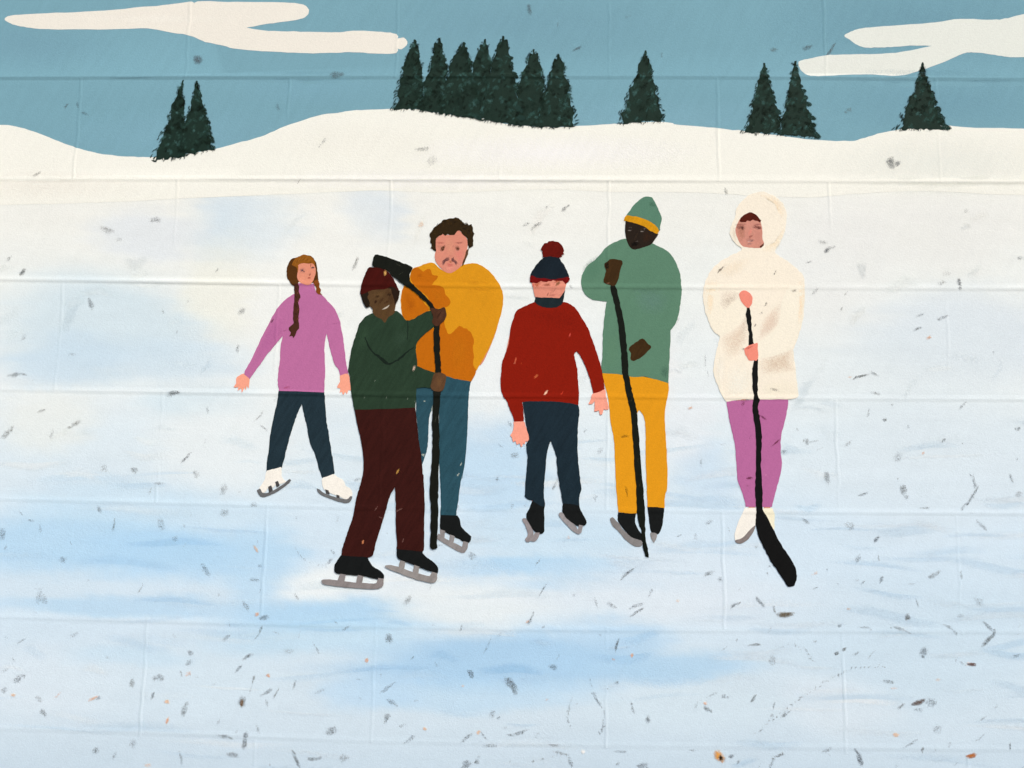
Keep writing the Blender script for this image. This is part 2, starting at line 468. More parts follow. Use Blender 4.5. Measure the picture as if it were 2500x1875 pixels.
cl = Mesh().poly(T3((1065, 225), (1120, 195), (1200, 175), (1400, 160), (1600, 145), (1800, 120), (2000, 125), (2100, 115), (2203, 88)) + [(2570, 24), (2660, 40), (2720, 90), (2660, 135), (2570, 142)]
                 + T3((2203, 362), (2100, 360), (2000, 345), (1900, 332), (1830, 335), (1760, 365), (1650, 410), (1500, 460), (1400, 480), (1200, 470), (1000, 478), (850, 480), (790, 440), (780, 390), (850, 370), (950, 350), (1100, 345), (1300, 340), (1450, 325), (1620, 290, c), (1500, 288), (1400, 295), (1300, 300), (1200, 300), (1140, 280), (1100, 250)), C(230, 232, 222), 1.0)
tag(cl.build('painted_cloud', MAT_WALL, None, (2200, 185)), 'greyish white painted cloud running out of the picture above the lone pine', 'cloud', 'clouds painted in the sky')

# ------------------------------------------------------------------ pines: a ragged crown of brush dabs on each
def pine(seed, peak, bl, br, layer, label, lobes=0, lean=0.0, wide=0.92):
    """peak, bl, br: photo positions of the tip and of the two lower corners"""
    rng = random.Random(seed)
    px, py = peak
    H_ = (bl[1] + br[1]) / 2 - py
    def edge(t, sgn, q=1.0):
        cr = br if sgn > 0 else bl
        q *= 1 + .40 * (1 - t * .45) * noise.noise(Vector((t * 8.5, seed * 1.7, sgn * 3.0)))
        return px + lean * t + (cr[0] - px - lean) * (t ** wide) * q, py + (cr[1] - py) * t
    nt = 15
    def side(sgn):
        return [tuple(a + rng.uniform(-2.2, 2.2) for a in edge(i / nt, sgn, rng.uniform(.76, .9))) for i in range(1, nt + 1)]
    bottom = []
    n = max(6, int((br[0] - bl[0]) / 6))
    for i in range(1, n):
        t = i / n
        bottom.append((br[0] + (bl[0] - br[0]) * t + rng.uniform(-2, 2), br[1] + (bl[1] - br[1]) * t + rng.uniform(-3, 3)))
    mb = Mesh().poly([(px - 2, py), (px + 2, py), (px + 3.5, py + H_ * .06)] + side(1) + bottom + side(-1)[::-1] + [(px - 3.5, py + H_ * .07)], C(30, 48, 40), layer, amp=1.6)
    k = [0]
    def dab(x, y, ln, wd, ang, colr, a, core=.3):
        ca, sa = math.cos(math.radians(ang)), math.sin(math.radians(ang)); pts = []
        for q in range(9):
            w = q / 9 * 2 * math.pi; r = rng.uniform(.85, 1.15); u_, v_ = ln * .5 * math.cos(w) * r, wd * .5 * math.sin(w) * r
            pts.append((x + u_ * ca - v_ * sa, y - u_ * sa - v_ * ca))
        k[0] += 1
        mb.soft(pts, C(*colr), layer + .12 + k[0] * .0022, a, core, mat=1, smooth=False, rings=3, amp=0)
    # dabs that make the ragged outline: bristly on one side, rounder on the other where the brush was turned
    t = .03
    while t < 1.0:
        for sgn in (1, -1):
            if rng.random() < .12: continue
            x, y = edge(min(1, t + rng.uniform(-.02, .02)), sgn, rng.uniform(.84, 1.02))
            colr = rng.choice([(30, 48, 40), (26, 42, 34), (36, 58, 52)])
            if lobes and sgn > 0:
                if rng.random() < .45: dab(x - 2, y, 9 + 19 * t, 7 + 10 * t, -25 + rng.uniform(-15, 15), colr, 1.0, .78)
            else:
                dab(x - sgn * 2, y, 5 + 11 * t * rng.uniform(.7, 1.2), rng.uniform(2.4, 5), rng.uniform(38, 72) if sgn < 0 else rng.uniform(-50, 60), colr, .95, .55)
        t += .022
    pal = [(18, 30, 22), (24, 42, 34), (46, 74, 66), (54, 86, 79), (37, 60, 52), (14, 22, 15), (66, 100, 95)]
    for i in range(100):
        t = rng.random() ** .7 * .95 + .03
        q = rng.uniform(-.9, .9)
        x, y = edge(t, 1 if q > 0 else -1, abs(q))
        cl_ = noise.noise(Vector((x / 17, y / 26, seed * 3.7)))
        colr = pal[rng.choice((0, 1, 5, 0))] if cl_ < .02 else pal[rng.choice((2, 3, 4, 4, 2, 6))]
        dab(x, y, rng.uniform(10, 24), rng.uniform(6, 12), rng.uniform(35, 75) if rng.random() < .7 else rng.uniform(-60, -20), colr, rng.uniform(.5, .95), .15)
    for i in range(int((br[0] - bl[0]) / 5)):   # bristle ends over the snow
        t = rng.random()
        dab(bl[0] + (br[0] - bl[0]) * t, bl[1] + (br[1] - bl[1]) * t + rng.uniform(-2, 3), rng.uniform(7, 14), rng.uniform(2, 3.5), rng.uniform(45, 75), (30, 48, 42), rng.uniform(.6, .95), .4)
    o = mb.build('painted_pine', [MAT_BLACK, MAT_WASH], None, ((bl[0] + br[0]) / 2, max(bl[1], br[1])))
    return tag(o, label, 'tree', 'dark green pines painted along the snowbank')

def tp(f, x, y): return f((x, y))[0][:2]
pine(1, tp(T1, 1155, 508), tp(T1, 948, 1020), tp(T1, 1190, 990), 1.50, 'leaning pine with a trailing lower corner, in the pair above the skater in pink', lean=-18)
pine(2, tp(T1, 1245, 508), tp(T1, 1105, 990), tp(T1, 1355, 945), 1.85, 'pine with rounded lobes, in the pair above the skater in pink', lobes=1, lean=8)
cluster = [(490, 250, 335, 565, 690, 695, 'first pine of the cluster of seven, beside the tip of the cloud'), (640, 240, 500, 735, 700, 720, 'narrow second pine of the cluster of seven, beside the one next to the cloud'),
           (795, 265, 625, 900, 715, 745, 'short broad pine, third from the cloud in the cluster of seven'), (930, 245, 760, 1020, 730, 770, 'pine with a thin spike top just beside the tallest of the cluster'),
           (1045, 225, 880, 1180, 755, 795, 'tallest pine in the middle of the cluster of seven'), (1240, 310, 1080, 1360, 785, 808, 'lower pine of the cluster with a round knob at its tip'),
           (1395, 340, 1240, 1515, 800, 803, 'outermost pine of the cluster, nearest to the lone pine above the green hat')]
for i, (x, y, l, r, yl, yr, lab) in enumerate(cluster):
    pine(10 + i, tp(T2, x, y), tp(T2, l, yl), tp(T2, r, yr), 1.5 + .36 * ((i * 3) % 7), lab, wide=.62, lobes=i in (2, 4))
pine(21, tp(T2, 1945, 318), tp(T2, 1772, 783), tp(T2, 2072, 765), 1.5, 'lone pine standing above the skater with the green hat', wide=.85)
pine(22, tp(T3, 560, 398), tp(T3, 412, 838), tp(T3, 690, 845), 1.5, 'pine with a bent feathery edge, in the pair above the hooded skater', lobes=1)
pine(23, tp(T3, 755, 385), tp(T3, 640, 850), tp(T3, 900, 872), 1.9, 'darker slender pine of the pair above the hooded skater, nearer the cloud', lobes=1)
pine(24, tp(T3, 1560, 395), tp(T3, 1388, 820), tp(T3, 1712, 812), 1.5, 'small isolated pine under the greyish cloud', lobes=1, wide=1.05)

# ------------------------------------------------------------------ dirt and chipped paint on the wall
rng = random.Random(5)
DIRT = [(482, 145, 24, 24, 0, .85), (818, 183, 32, 18, 0, .6), (161, 259, 18, 6, 60, .6), (189, 257, 18, 5, -80, .5), (208, 277, 22, 9, -20, .35), (678, 262, 13, 13, 0, .4),
        (1292, 22, 13, 26, 0, .6), (1410, 118, 28, 8, 20, .6), (1533, 40, 20, 6, 25, .3), (1362, 60, 14, 5, 80, .3), (1616, 133, 14, 6, -80, .35), (1890, 122, 22, 9, 0, .4), (1972, 116, 32, 10, 20, .6), (2028, 124, 30, 8, 55, .75), (2073, 268, 14, 12, 40, .45),
        (1032, 364, 36, 13, 5, .5), (1055, 392, 30, 22, 60, .25), (790, 345, 24, 6, 55, .5), (90, 425, 30, 7, 30, .55), (730, 443, 16, 4, 60, .45), (2175, 398, 28, 26, 0, .75), (1772, 467, 24, 8, -60, .4),
        (1378, 510, 22, 8, 55, .7), (1312, 548, 32, 8, 35, .5), (1285, 548, 24, 8, 35, .35), (1335, 505, 8, 6, 50, .4), (260, 562, 38, 15, -15, .4), (380, 537, 38, 12, -5, .35), (290, 585, 26, 8, 10, .25), (55, 665, 22, 11, 55, .85), (22, 632, 20, 7, 45, .45),
        (222, 743, 24, 15, -60, .55), (590, 760, 26, 14, 50, .4), (580, 850, 26, 7, 80, .4), (530, 660, 16, 6, 55, .35), (38, 915, 38, 12, 10, .5), (175, 865, 22, 8, 15, .25), (868, 645, 34, 10, 70, .55),
        (102, 1002, 28, 8, 20, .4), (185, 1035, 34, 10, 25, .5), (15, 1060, 38, 14, 40, .5), (126, 1060, 24, 8, 80, .35), (452, 1120, 30, 6, 45, .65), (420, 960, 28, 13, 15, .65), (328, 1148, 18, 17, 0, .5), (255, 1143, 28, 16, 0, .28),
        (480, 1158, 18, 18, 0, .38), (388, 1180, 30, 8, -5, .35), (366, 1200, 28, 4, 75, .4), (545, 1195, 32, 18, 60, .4), (630, 1020, 28, 5, 45, .45), (645, 1045, 26, 6, -40, .35), (242, 1245, 22, 10, -50, .4), (278, 1285, 26, 6, 70, .55),
        (395, 1280, 38, 16, -70, .3), (428, 1315, 17, 14, 0, .42), (548, 1252, 28, 18, 0, .38), (620, 1232, 28, 10, 0, .35), (5, 1305, 22, 28, 0, .4), (153, 1365, 18, 18, 0, .35), (500, 1390, 38, 16, -60, .35), (620, 1415, 26, 12, 0, .38), (98, 1290, 8, 20, 0, .3),
        (95, 1455, 42, 13, 80, .3), (108, 1465, 32, 13, -70, .32), (343, 1438, 22, 5, 55, .45), (600, 1480, 30, 13, -55, .38), (645, 1508, 26, 12, 10, .6), (635, 1540, 36, 5, 65, .55), (552, 1557, 28, 9, 35, .5), (605, 1602, 38, 9, 32, .65), (582, 1632, 24, 7, 50, .65),
        (620, 1655, 18, 6, 75, .65), (612, 1685, 28, 4, 75, .35), (590, 1712, 32, 18, 75, .7), (465, 1594, 15, 14, 0, .5), (462, 1618, 24, 12, 40, .42), (390, 1654, 24, 20, 0, .5), (323, 1668, 26, 12, 70, .6), (372, 1700, 19, 8, 80, .55), (449, 1735, 28, 16, 70, .6),
        (44, 1660, 26, 18, 45, .48), (10, 1685, 18, 15, 0, .42), (105, 1740, 24, 16, -70, .52), (95, 1707, 24, 12, -15, .35), (240, 1703, 20, 8, 25, .5), (233, 1832, 19, 16, 0, .62), (600, 1795, 18, 16, 0, .72), (597, 1815, 28, 15, 75, .72), (545, 1798, 32, 10, -5, .52),
        (568, 1842, 38, 12, -5, .45), (442, 1850, 36, 6, -80, .45), (325, 1815, 26, 16, 45, .33), (52, 1565, 26, 6, 30, .4), (180, 1550, 30, 8, 30, .32), (630, 1780, 28, 8, -70, .38), (280, 1845, 20, 8, 60, .3),
        (950, 1560, 24, 22, 0, .58), (995, 1465, 36, 12, 50, .38), (705, 1590, 28, 12, 5, .33), (775, 1588, 28, 5, -60, .42), (655, 1688, 28, 9, 32, .55), (672, 1695, 28, 5, 60, .55), (718, 1672, 30, 5, 70, .55), (780, 1688, 32, 8, 20, .3),
        (945, 1680, 48, 10, 35, .38), (955, 1713, 28, 10, -20, .52), (945, 1750, 22, 12, 55, .62), (812, 1783, 24, 20, 30, .55), (1150, 1645, 24, 15, -50, .6), (1245, 1668, 42, 20, -60, .75), (1202, 1743, 22, 16, 0, .38), (1000, 1805, 34, 10, 30, .45), (1140, 1800, 48, 7, 42, .45),
        (1180, 1795, 22, 6, -60, .42), (1270, 1790, 46, 9, 15, .5), (1195, 1820, 42, 8, 0, .42), (725, 1857, 40, 9, -65, .75), (760, 1853, 19, 12, 0, .62), (780, 1850, 14, 10, 0, .5), (840, 1850, 30, 16, 30, .35), (1140, 1865, 28, 20, 40, .62), (1165, 1860, 14, 14, 0, .42), (1190, 1580, 48, 4, 62, .38), (845, 1533, 28, 6, 35, .36),
        (1350, 1628, 22, 14, 0, .58), (1505, 1575, 34, 7, 72, .9), (1530, 1400, 54, 8, 40, .8), (1325, 1440, 36, 5, 58, .52), (1295, 1515, 32, 8, 60, .52), (1495, 1478, 28, 10, -35, .42), (1550, 1480, 32, 10, 20, .42), (1558, 1492, 30, 8, 35, .62), (1590, 1443, 19, 6, 60, .42),
        (1730, 1400, 30, 11, 18, .52), (1758, 1415, 15, 14, 0, .42), (1792, 1477, 26, 7, 30, .55), (1855, 1470, 36, 9, -50, .65), (1890, 1488, 26, 6, -70, .55), (1458, 1712, 36, 7, -55, .5), (1388, 1735, 52, 4, 80, .28), (1472, 1775, 32, 5, 75, .4), (1545, 1732, 24, 8, -70, .42),
        (1582, 1757, 22, 12, -70, .62), (1840, 1705, 28, 8, 60, .82), (1890, 1720, 17, 5, 75, .62), (1740, 1695, 30, 6, 20, .42), (1725, 1730, 22, 10, -40, .62), (1767, 1700, 15, 10, 0, .42), (1845, 1573, 26, 8, 10, .52), (1355, 1820, 28, 8, 0, .52), (1370, 1838, 36, 9, -15, .48),
        (1393, 1862, 26, 9, -75, .62), (1515, 1835, 34, 8, -2, .38), (1785, 1847, 15, 10, 20, .72), (1803, 1860, 13, 8, 50, .52), (1570, 1870, 32, 16, 0, .62), (1690, 1832, 17, 6, 0, .35), (1455, 1470, 30, 6, -75, .4),
        (2216, 1508, 22, 13, 80, .8), (2277, 1405, 30, 12, 20, .58), (2152, 1414, 19, 8, 60, .75), (2107, 1422, 13, 5, 40, .42), (2043, 1595, 15, 9, 45, .9), (2061, 1585, 15, 9, 50, .9), (2090, 1596, 17, 8, 25, .42), (2125, 1600, 26, 4, 50, .42), (2195, 1535, 40, 7, -20, .52),
        (2110, 1531, 32, 6, -5, .42), (2050, 1528, 15, 7, 25, .52), (2316, 1530, 28, 8, -25, .48), (2332, 1545, 16, 7, -40, .4), (2412, 1528, 34, 10, -48, .62), (2412, 1563, 46, 12, 50, .8), (2255, 1590, 26, 18, 70, .52), (2170, 1664, 34, 8, -12, .48), (2275, 1715, 30, 22, 20, .38),
        (2200, 1725, 24, 8, 30, .52), (2245, 1733, 19, 10, 0, .42), (2100, 1855, 42, 12, -70, .8), (2466, 1820, 19, 5, 85, .72), (2252, 1830, 19, 6, 80, .62), (2225, 1815, 40, 7, 28, .42), (2395, 1800, 24, 4, 45, .42), (2400, 1755, 19, 5, 35, .42), (1915, 1745, 28, 8, 30, .52),
        (1885, 1748, 16, 8, 70, .4), (2480, 1602, 26, 7, 12, .52), (1885, 1612, 26, 20, 0, .3), (2290, 1780, 26, 20, 0, .3), (1885, 1862, 46, 6, 62, .42), (1900, 1845, 30, 6, 12, .42), (2020, 1832, 26, 10, 30, .33), (2345, 1503, 20, 8, 10, .3), (2347, 1405, 8, 22, 0, .35), (2390, 1470, 24, 22, 0, .25),
        (2020, 610, 26, 10, 50, .75), (2010, 592, 24, 10, -20, .38), (2035, 603, 12, 5, 30, .5), (1975, 640, 24, 4, 15, .52), (2342, 690, 24, 9, -75, .8), (2344, 703, 12, 8, 0, .6), (2300, 690, 24, 8, 10, .33), (2310, 668, 20, 12, 0, .2), (2054, 755, 13, 4, 60, .62), (2064, 718, 8, 5, 50, .52),
        (2302, 775, 24, 8, 20, .52), (2240, 802, 22, 7, 20, .65), (1990, 711, 26, 8, 40, .4), (2490, 630, 14, 8, 0, .4), (2360, 515, 14, 10, 0, .25), (2104, 917, 32, 7, 18, .9), (2135, 912, 24, 9, -30, .42), (2140, 960, 26, 8, -20, .42), (2160, 1025, 11, 10, 0, .62), (2120, 1012, 17, 5, 70, .42),
        (1970, 1078, 12, 15, 0, .55), (1985, 1077, 28, 5, 10, .38), (2070, 1083, 22, 10, 30, .33), (2350, 990, 28, 6, 45, .52), (2305, 1073, 11, 8, 40, .62), (2487, 1046, 15, 9, 0, .65), (2018, 1165, 36, 14, -70, .52), (2206, 1195, 30, 18, -70, .68), (2214, 1212, 14, 12, 0, .4), (2108, 1207, 32, 6, 18, .52),
        (2192, 1115, 24, 24, 0, .27), (2378, 1180, 34, 6, -80, .45), (2374, 1212, 34, 7, 55, .55), (2355, 1235, 22, 8, 50, .4), (2468, 1165, 24, 6, -75, .52), (2488, 1205, 19, 14, 20, .42), (2400, 1285, 32, 9, -45, .48), (2140, 1316, 24, 8, 48, .8), (2075, 1285, 26, 20, 0, .27), (1967, 1272, 24, 8, -45, .48),
        (2095, 1365, 26, 12, 70, .38), (1915, 1102, 17, 13, 0, .4), (2260, 1240, 20, 6, 0, .42), (1730, 1275, 26, 10, 30, .33), (1698, 1310, 10, 22, 0, .2), (1905, 1410, 0.1, 1, 0, .0), (1722, 885, 6, 36, 0, .28), (1428, 1052, 16, 6, 65, .3), (1465, 1100, 22, 12, 30, .22), (1453, 1215, 22, 10, 80, .22), (1355, 1185, 26, 6, 65, .5),
        (1256, 1112, 26, 14, 15, .38), (1118, 1235, 5, 20, 0, .3), (805, 1370, 24, 8, 55, .45), (1152, 1356, 24, 18, 0, .38), (1250, 1235, 14, 10, 0, .3), (1215, 1170, 12, 10, 55, .4), (1245, 1035, 20, 8, -45, .3), (872, 1170, 22, 8, 20, .35), (680, 830, 10, 8, 0, .2), (1395, 700, 10, 10, 0, .3)]
db = Mesh()
GREYS = [(88, 90, 90), (100, 101, 99), (78, 81, 85), (108, 104, 96), (92, 94, 98)]
k = 0
for x, y, ln, wd, an, s in DIRT:
    if ln < 1: continue
    k += 1
    q = rng.choice(GREYS)
    db.fleck(x, y, ln * 1.06, wd * 1.2, an, min(1, s * .62), C(*q), 1.3 + (k % 40) * .004, 0, rng, rng.uniform(-.25, .25))
    if rng.random() < .45 and s > .4:
        k += 1
        a = math.radians(an); e = rng.choice((-1, 1)) * ln * .5
        db.fleck(x + e * math.cos(a) + rng.uniform(-3, 3), y - e * math.sin(a) + rng.uniform(-3, 3), ln * .6, wd * .7, an + rng.uniform(-25, 25), s * .6, C(*q), 1.3 + (k % 40) * .004, 0, rng)
for i in range(310):   # the countless faint specks between, thicker towards the foot of the picture
    x = rng.uniform(-250, 2750); y = 480 + 1750 * rng.random() ** .62
    if y > 2060: continue
    if y < 1200 and x < 1750 and rng.random() < .75: continue
    k += 1
    db.fleck(x, y, rng.uniform(6, 24), rng.uniform(3, 9), rng.choice((rng.uniform(15, 80), rng.uniform(-80, 180))), rng.uniform(.06, .26), C(*rng.choice(GREYS)), 1.3 + (k % 40) * .004, 0, rng, rng.uniform(-.3, .3))
def trail(pts, s, n, ln, wd):
    for i in range(n):
        t = i / (n - 1) * (len(pts) - 1); j = min(int(t), len(pts) - 2); f = t - j
        x = pts[j][0] + (pts[j + 1][0] - pts[j][0]) * f; y = pts[j][1] + (pts[j + 1][1] - pts[j][1]) * f
        an = math.degrees(math.atan2(-(pts[j + 1][1] - pts[j][1]), pts[j + 1][0] - pts[j][0]))
        db.fleck(x + rng.uniform(-3, 3), y + rng.uniform(-3, 3), ln * rng.uniform(.5, 1.3), wd * rng.uniform(.6, 1.4), an + rng.uniform(-40, 60), s * rng.uniform(.4, 1.2), C(*rng.choice(GREYS)), 1.3 + (i % 30) * .004, 0, rng)
trail([(1846, 1790), (1900, 1745), (1960, 1700), (2030, 1655), (2080, 1630), (2160, 1628)], .3, 34, 13, 4)
trail([(1395, 1706), (1386, 1740), (1390, 1775)], .28, 9, 12, 4)
trail([(1455, 1700), (1476, 1740), (1474, 1775), (1466, 1790)], .4, 10, 13, 4)
trail([(1898, 1580), (1940, 1572), (1970, 1590), (1985, 1615)], .22, 10, 12, 5)
trail([(1880, 1875), (1886, 1855), (1910, 1840)], .5, 8, 12, 5)
trail([(2372, 1160), (2384, 1190), (2376, 1215), (2352, 1240)], .45, 9, 14, 6)
trail([(1300, 1860), (1385, 1842), (1396, 1868)], .3, 8, 14, 6)
trail([(1450, 1690), (1440, 1660)], .2, 5, 10, 4)
trail([(720, 1340), (745, 1365), (790, 1385), (810, 1365)], .22, 10, 11, 4)
tag(db.build('dirt_speck', MAT_DIRT, wall), 'grey dirt specks and ball marks', kind='stuff')
CHIP = [(33, 1697, 12, 11, 0, .8), (228, 1705, 30, 10, 25, .75), (408, 1713, 14, 13, 0, .95), (408, 1760, 22, 9, 75, .85), (460, 1645, 22, 11, 15, .5), (655, 1649, 12, 11, 0, .9), (628, 1500, 14, 12, 0, .8), (895, 1612, 14, 13, 0, .9), (1168, 1788, 13, 11, 0, .9), (1038, 1779, 12, 10, 0, .8),
        (1543, 1600, 12, 10, 80, .9), (1497, 1610, 9, 7, 0, .6), (2187, 1794, 22, 11, 5, .8), (2290, 1660, 14, 10, 20, .35), (1722, 1717, 12, 10, 60, .7), (1335, 1708, 9, 8, 0, .4), (1130, 1675, 9, 8, 0, .5), (625, 1340, 26, 8, -62, .7), (2254, 1106, 10, 8, 60, .8), (1685, 996, 14, 9, 40, .6), (2075, 921, 10, 7, 20, .5),
        (1990, 1400, 22, 7, 15, .4), (2072, 1487, 9, 8, 0, .4), (1388, 1312, 14, 10, 0, .25), (360, 1868, 22, 12, 0, .45), (140, 1698, 26, 8, 40, .3), (2365, 1621, 18, 9, -5, .6), (1288, 1518, 12, 9, 50, .6), (2268, 824, 14, 11, 30, .7), (1028, 548, 17, 15, 40, .4), (2183, 1680, 18, 8, 0, .3), (1655, 1467, 12, 8, 0, .3)]
cb = Mesh()
for i, (x, y, ln, wd, an, s) in enumerate(CHIP):
    cb.fleck(x, y, ln, wd, an, s * .8, C(*rng.choice([(244, 188, 150), (246, 200, 162), (236, 178, 140)])), 1.55 + .005 * i, 0, rng)
for x, y, ln, wd, an, kk in [(1757, 1847, 34, 22, -70, (232, 164, 84)), (2373, 1845, 32, 13, 12, (186, 112, 56)), (1760, 1850, 16, 9, -70, (244, 196, 110)), (590, 1716, 20, 10, 75, (128, 100, 70)), (2243, 1715, 34, 14, 22, (112, 98, 92)), (2372, 1622, 24, 10, -8, (110, 80, 72)), (1917, 1500, 44, 14, 5, (112, 100, 80)), (1424, 1835, 9, 15, 0, (246, 244, 240))]:
    cb.fleck(x, y, ln * 1.15, wd * 1.1, an, .95, C(*kk), 1.75, 0, rng)
tag(cb.build('paint_chip', MAT_WASH, wall), 'small orange chips where the paint has come off', kind='stuff')
# ------------------------------------------------------------------ the skaters, painted flat: skin is the thing's own mesh, hair and clothes are its parts
SKIN_G = 'skaters painted in a row on the ice'
def dark_blades(mb, polys, color, layer):
    for i, p in enumerate(polys): mb.poly(p, color, layer + .03 * i, amp=.6)
    return mb

# --- skater in the pink turtleneck
L = 1.6
bd = Mesh()
skin = C(226, 146, 118); pale = C(255, 165, 138)
bd.poly(stroke(G1((1140, 400), (1140, 560), (1120, 900), (1100, 1500)) + [(743, 950)], [14, 14, 34, 46, 40], .6), skin, L, amp=0)
bd.poly(stroke([(700, 745), (658, 830), (618, 895), (604, 918)], [16, 13, 10, 8], .6), skin, L + .03, amp=0)
bd.poly(stroke([(805, 760), (828, 835), (840, 900), (845, 920)], [15, 12, 9, 8], .6), skin, L + .06, amp=0)
bd.poly(stroke([(708, 960), (690, 1040), (668, 1130), (665, 1150)], [22, 18, 15, 12], .6), skin, L + .09, amp=0)
bd.poly(stroke([(765, 960), (780, 1040), (800, 1140), (805, 1160)], [22, 18, 14, 12], .6), skin, L + .12, amp=0)
bd.poly(G2((290, 60), (350, 125, c), (345, 185), (332, 245), (314, 210, c), (300, 265), (286, 228, c), (254, 297), (246, 240, c), (204, 272), (212, 228, c), (152, 228), (185, 180), (183, 120), (220, 85)), pale, L + .5, amp=.5)
bd.poly(G2((1465, 72), (1555, 62), (1580, 160), (1592, 270), (1562, 262, c), (1545, 312), (1522, 285, c), (1500, 322), (1478, 280, c), (1455, 302), (1460, 240), (1422, 235), (1440, 190), (1458, 150)), pale, L + .5, amp=.5)
bd.poly(G1((1040, 200), (1080, 165), (1150, 165), (1230, 175), (1268, 230), (1278, 300), (1260, 370), (1230, 440), (1190, 474), (1120, 466), (1060, 436), (1025, 370), (1035, 280)), skin, L + 1.3, amp=.5)
fx = L + 1.4
bd.soft(G1((1045, 250), (1130, 235), (1150, 280), (1130, 315), (1060, 310)), C(176, 112, 104), fx, .7, .2, 1)
bd.dab(*G1((1092, 275))[0], 9, 5.5, 5, .95, C(92, 70, 76), fx + .02, 1)
bd.dab(*G1((1120, 290))[0], 6, 2.5, -40, .8, C(70, 48, 52), fx + .03, 1)
bd.dab(*G1((1238, 238))[0], 8, 4, 15, .95, C(98, 74, 72), fx + .04, 1)
bd.dab(*G1((1205, 215))[0], 9, 2.5, 70, .6, C(150, 84, 64), fx + .05, 1)
bd.dab(*G1((1198, 335))[0], 12, 3, 65, .8, C(150, 80, 62), fx + .06, 1)
bd.dab(*G1((1188, 378))[0], 8, 3, 10, .85, C(168, 78, 62), fx + .07, 1)
bd.dab(*G1((1090, 395))[0], 14, 10, 10, .5, C(240, 160, 130), fx + .01, 1)
girl = tag(bd.build('person', [MAT_FLAT, MAT_WASH], None, (745, 1222)), 'skater in a pink turtleneck with long braids, arms held out and white skates', 'person', SKIN_G)
pink = C(188, 110, 156)
sw = Mesh().poly(G1((1036, 448, c), (1120, 458), (1190, 468), (1256, 450, c), (1265, 520), (1290, 570), (1370, 620), (1440, 690), (1520, 780), (1580, 900), (1615, 1020), (1645, 1200), (1670, 1400), (1690, 1550)) + G2((1560, 52, c), (1458, 84, c), (1436, 0))
    + G1((1530, 1550), (1480, 1380), (1450, 1250), (1425, 1132, c), (1405, 1200), (1395, 1350), (1400, 1500)) + G2((1275, 60), (1265, 292, c), (710, 272, c), (695, 170), (705, 0)) + G1((790, 1500), (805, 1300), (829, 1162, c), (740, 1270), (640, 1390), (530, 1540)) + G2((420, 30), (350, 127, c), (284, 70, c))
    + G1((315, 1640), (400, 1490), (480, 1320), (560, 1150), (640, 1000), (720, 850), (800, 740), (880, 660), (970, 600), (1030, 570)), pink, L + .8)
sw.soft(G1((640, 990), (850, 900), (830, 1150), (560, 1480), (430, 1500)), C(178, 98, 150), L + .83, .55, .3, 1)
sw.fleck(665, 783, 15, 5, 50, .85, C(70, 40, 52), L + .86, 1)
sw.fleck(693, 808, 22, 4, 15, .5, C(150, 74, 118), L + .87, 1)
sw.fleck(818, 790, 20, 3.5, 10, .35, C(150, 74, 118), L + .88, 1)
sw.fleck(700, 946, 22, 8, 20, .5, C(170, 74, 110), L + .89, 1)
sw.build('sweater', [MAT_FLAT, MAT_WASH], girl)
navy = C(34, 50, 58)
tr = Mesh().poly(G2((708, 262, c), (1266, 287, c), (1275, 400), (1290, 620), (1320, 800), (1350, 1000), (1375, 1150), (1392, 1275, c), (1370, 1312), (1243, 1352, c), (1200, 1230), (1150, 1050), (1090, 920), (1050, 700), (1020, 580), (990, 438, c), (940, 540), (890, 680), (840, 840), (810, 960), (780, 1080), (745, 1217, c), (650, 1238), (555, 1268, c), (560, 1150), (585, 1000), (600, 820), (640, 620), (680, 430)), navy, L + .6)
tr.build('trousers', MAT_STREAK, girl)
hr = Mesh().poly(G1((1130, 65), (1040, 90), (950, 130), (900, 200), (880, 290), (895, 390), (930, 450), (985, 492), (1040, 472), (1050, 425), (1240, 440), (1300, 430), (1312, 400), (1300, 280), (1272, 160), (1230, 95)), C(84, 50, 18), L + 1.1, amp=1.4)
hr.poly(G1((1300, 400), (1330, 460), (1322, 500), (1350, 540), (1340, 580), (1367, 612, c), (1310, 600), (1275, 560), (1285, 520), (1260, 470), (1250, 425)), C(128, 70, 26), L + 1.15)
hr.poly(G1((985, 465), (1045, 470), (1050, 560), (1068, 640), (1042, 700), (1058, 800), (1042, 900), (1052, 1000), (1050, 1060), (1020, 1100), (1002, 1150), (975, 1197, c), (958, 1160), (920, 1168, c), (937, 1110), (908, 1075), (932, 1028), (975, 1000), (968, 900), (978, 760), (988, 650), (983, 560)), C(74, 42, 30), L + 1.5, amp=1)
for i in range(9):
    yy = 520 + i * 58
    hr.fleck(*G1((1020 + (18 if i % 2 else -14), yy))[0], 10, 4.5, 50 if i % 2 else -50, .75, C(112, 62, 42) if i % 2 else C(46, 24, 18), L + 1.55 + .01 * i, 1)
hr.poly(G1((1130, 66), (1060, 85), (990, 120), (960, 200), (1010, 235), (1038, 300), (1042, 205), (1085, 178), (1150, 190), (1232, 180), (1268, 215), (1262, 150), (1225, 98)), C(146, 88, 26), L + 1.6, amp=1.6)
for i in range(12):
    hr.fleck(*G1((985 + i * 22, 190 - 70 * math.sin(i / 11 * 3.1)))[0], 13, 2.5, 62 - i * 2, .6, C(176, 112, 38) if i % 2 else C(108, 62, 20), L + 1.65 + .01 * i, 1)
hr.build('hair', [MAT_FLAT, MAT_WASH], girl)
white = C(246, 240, 228)
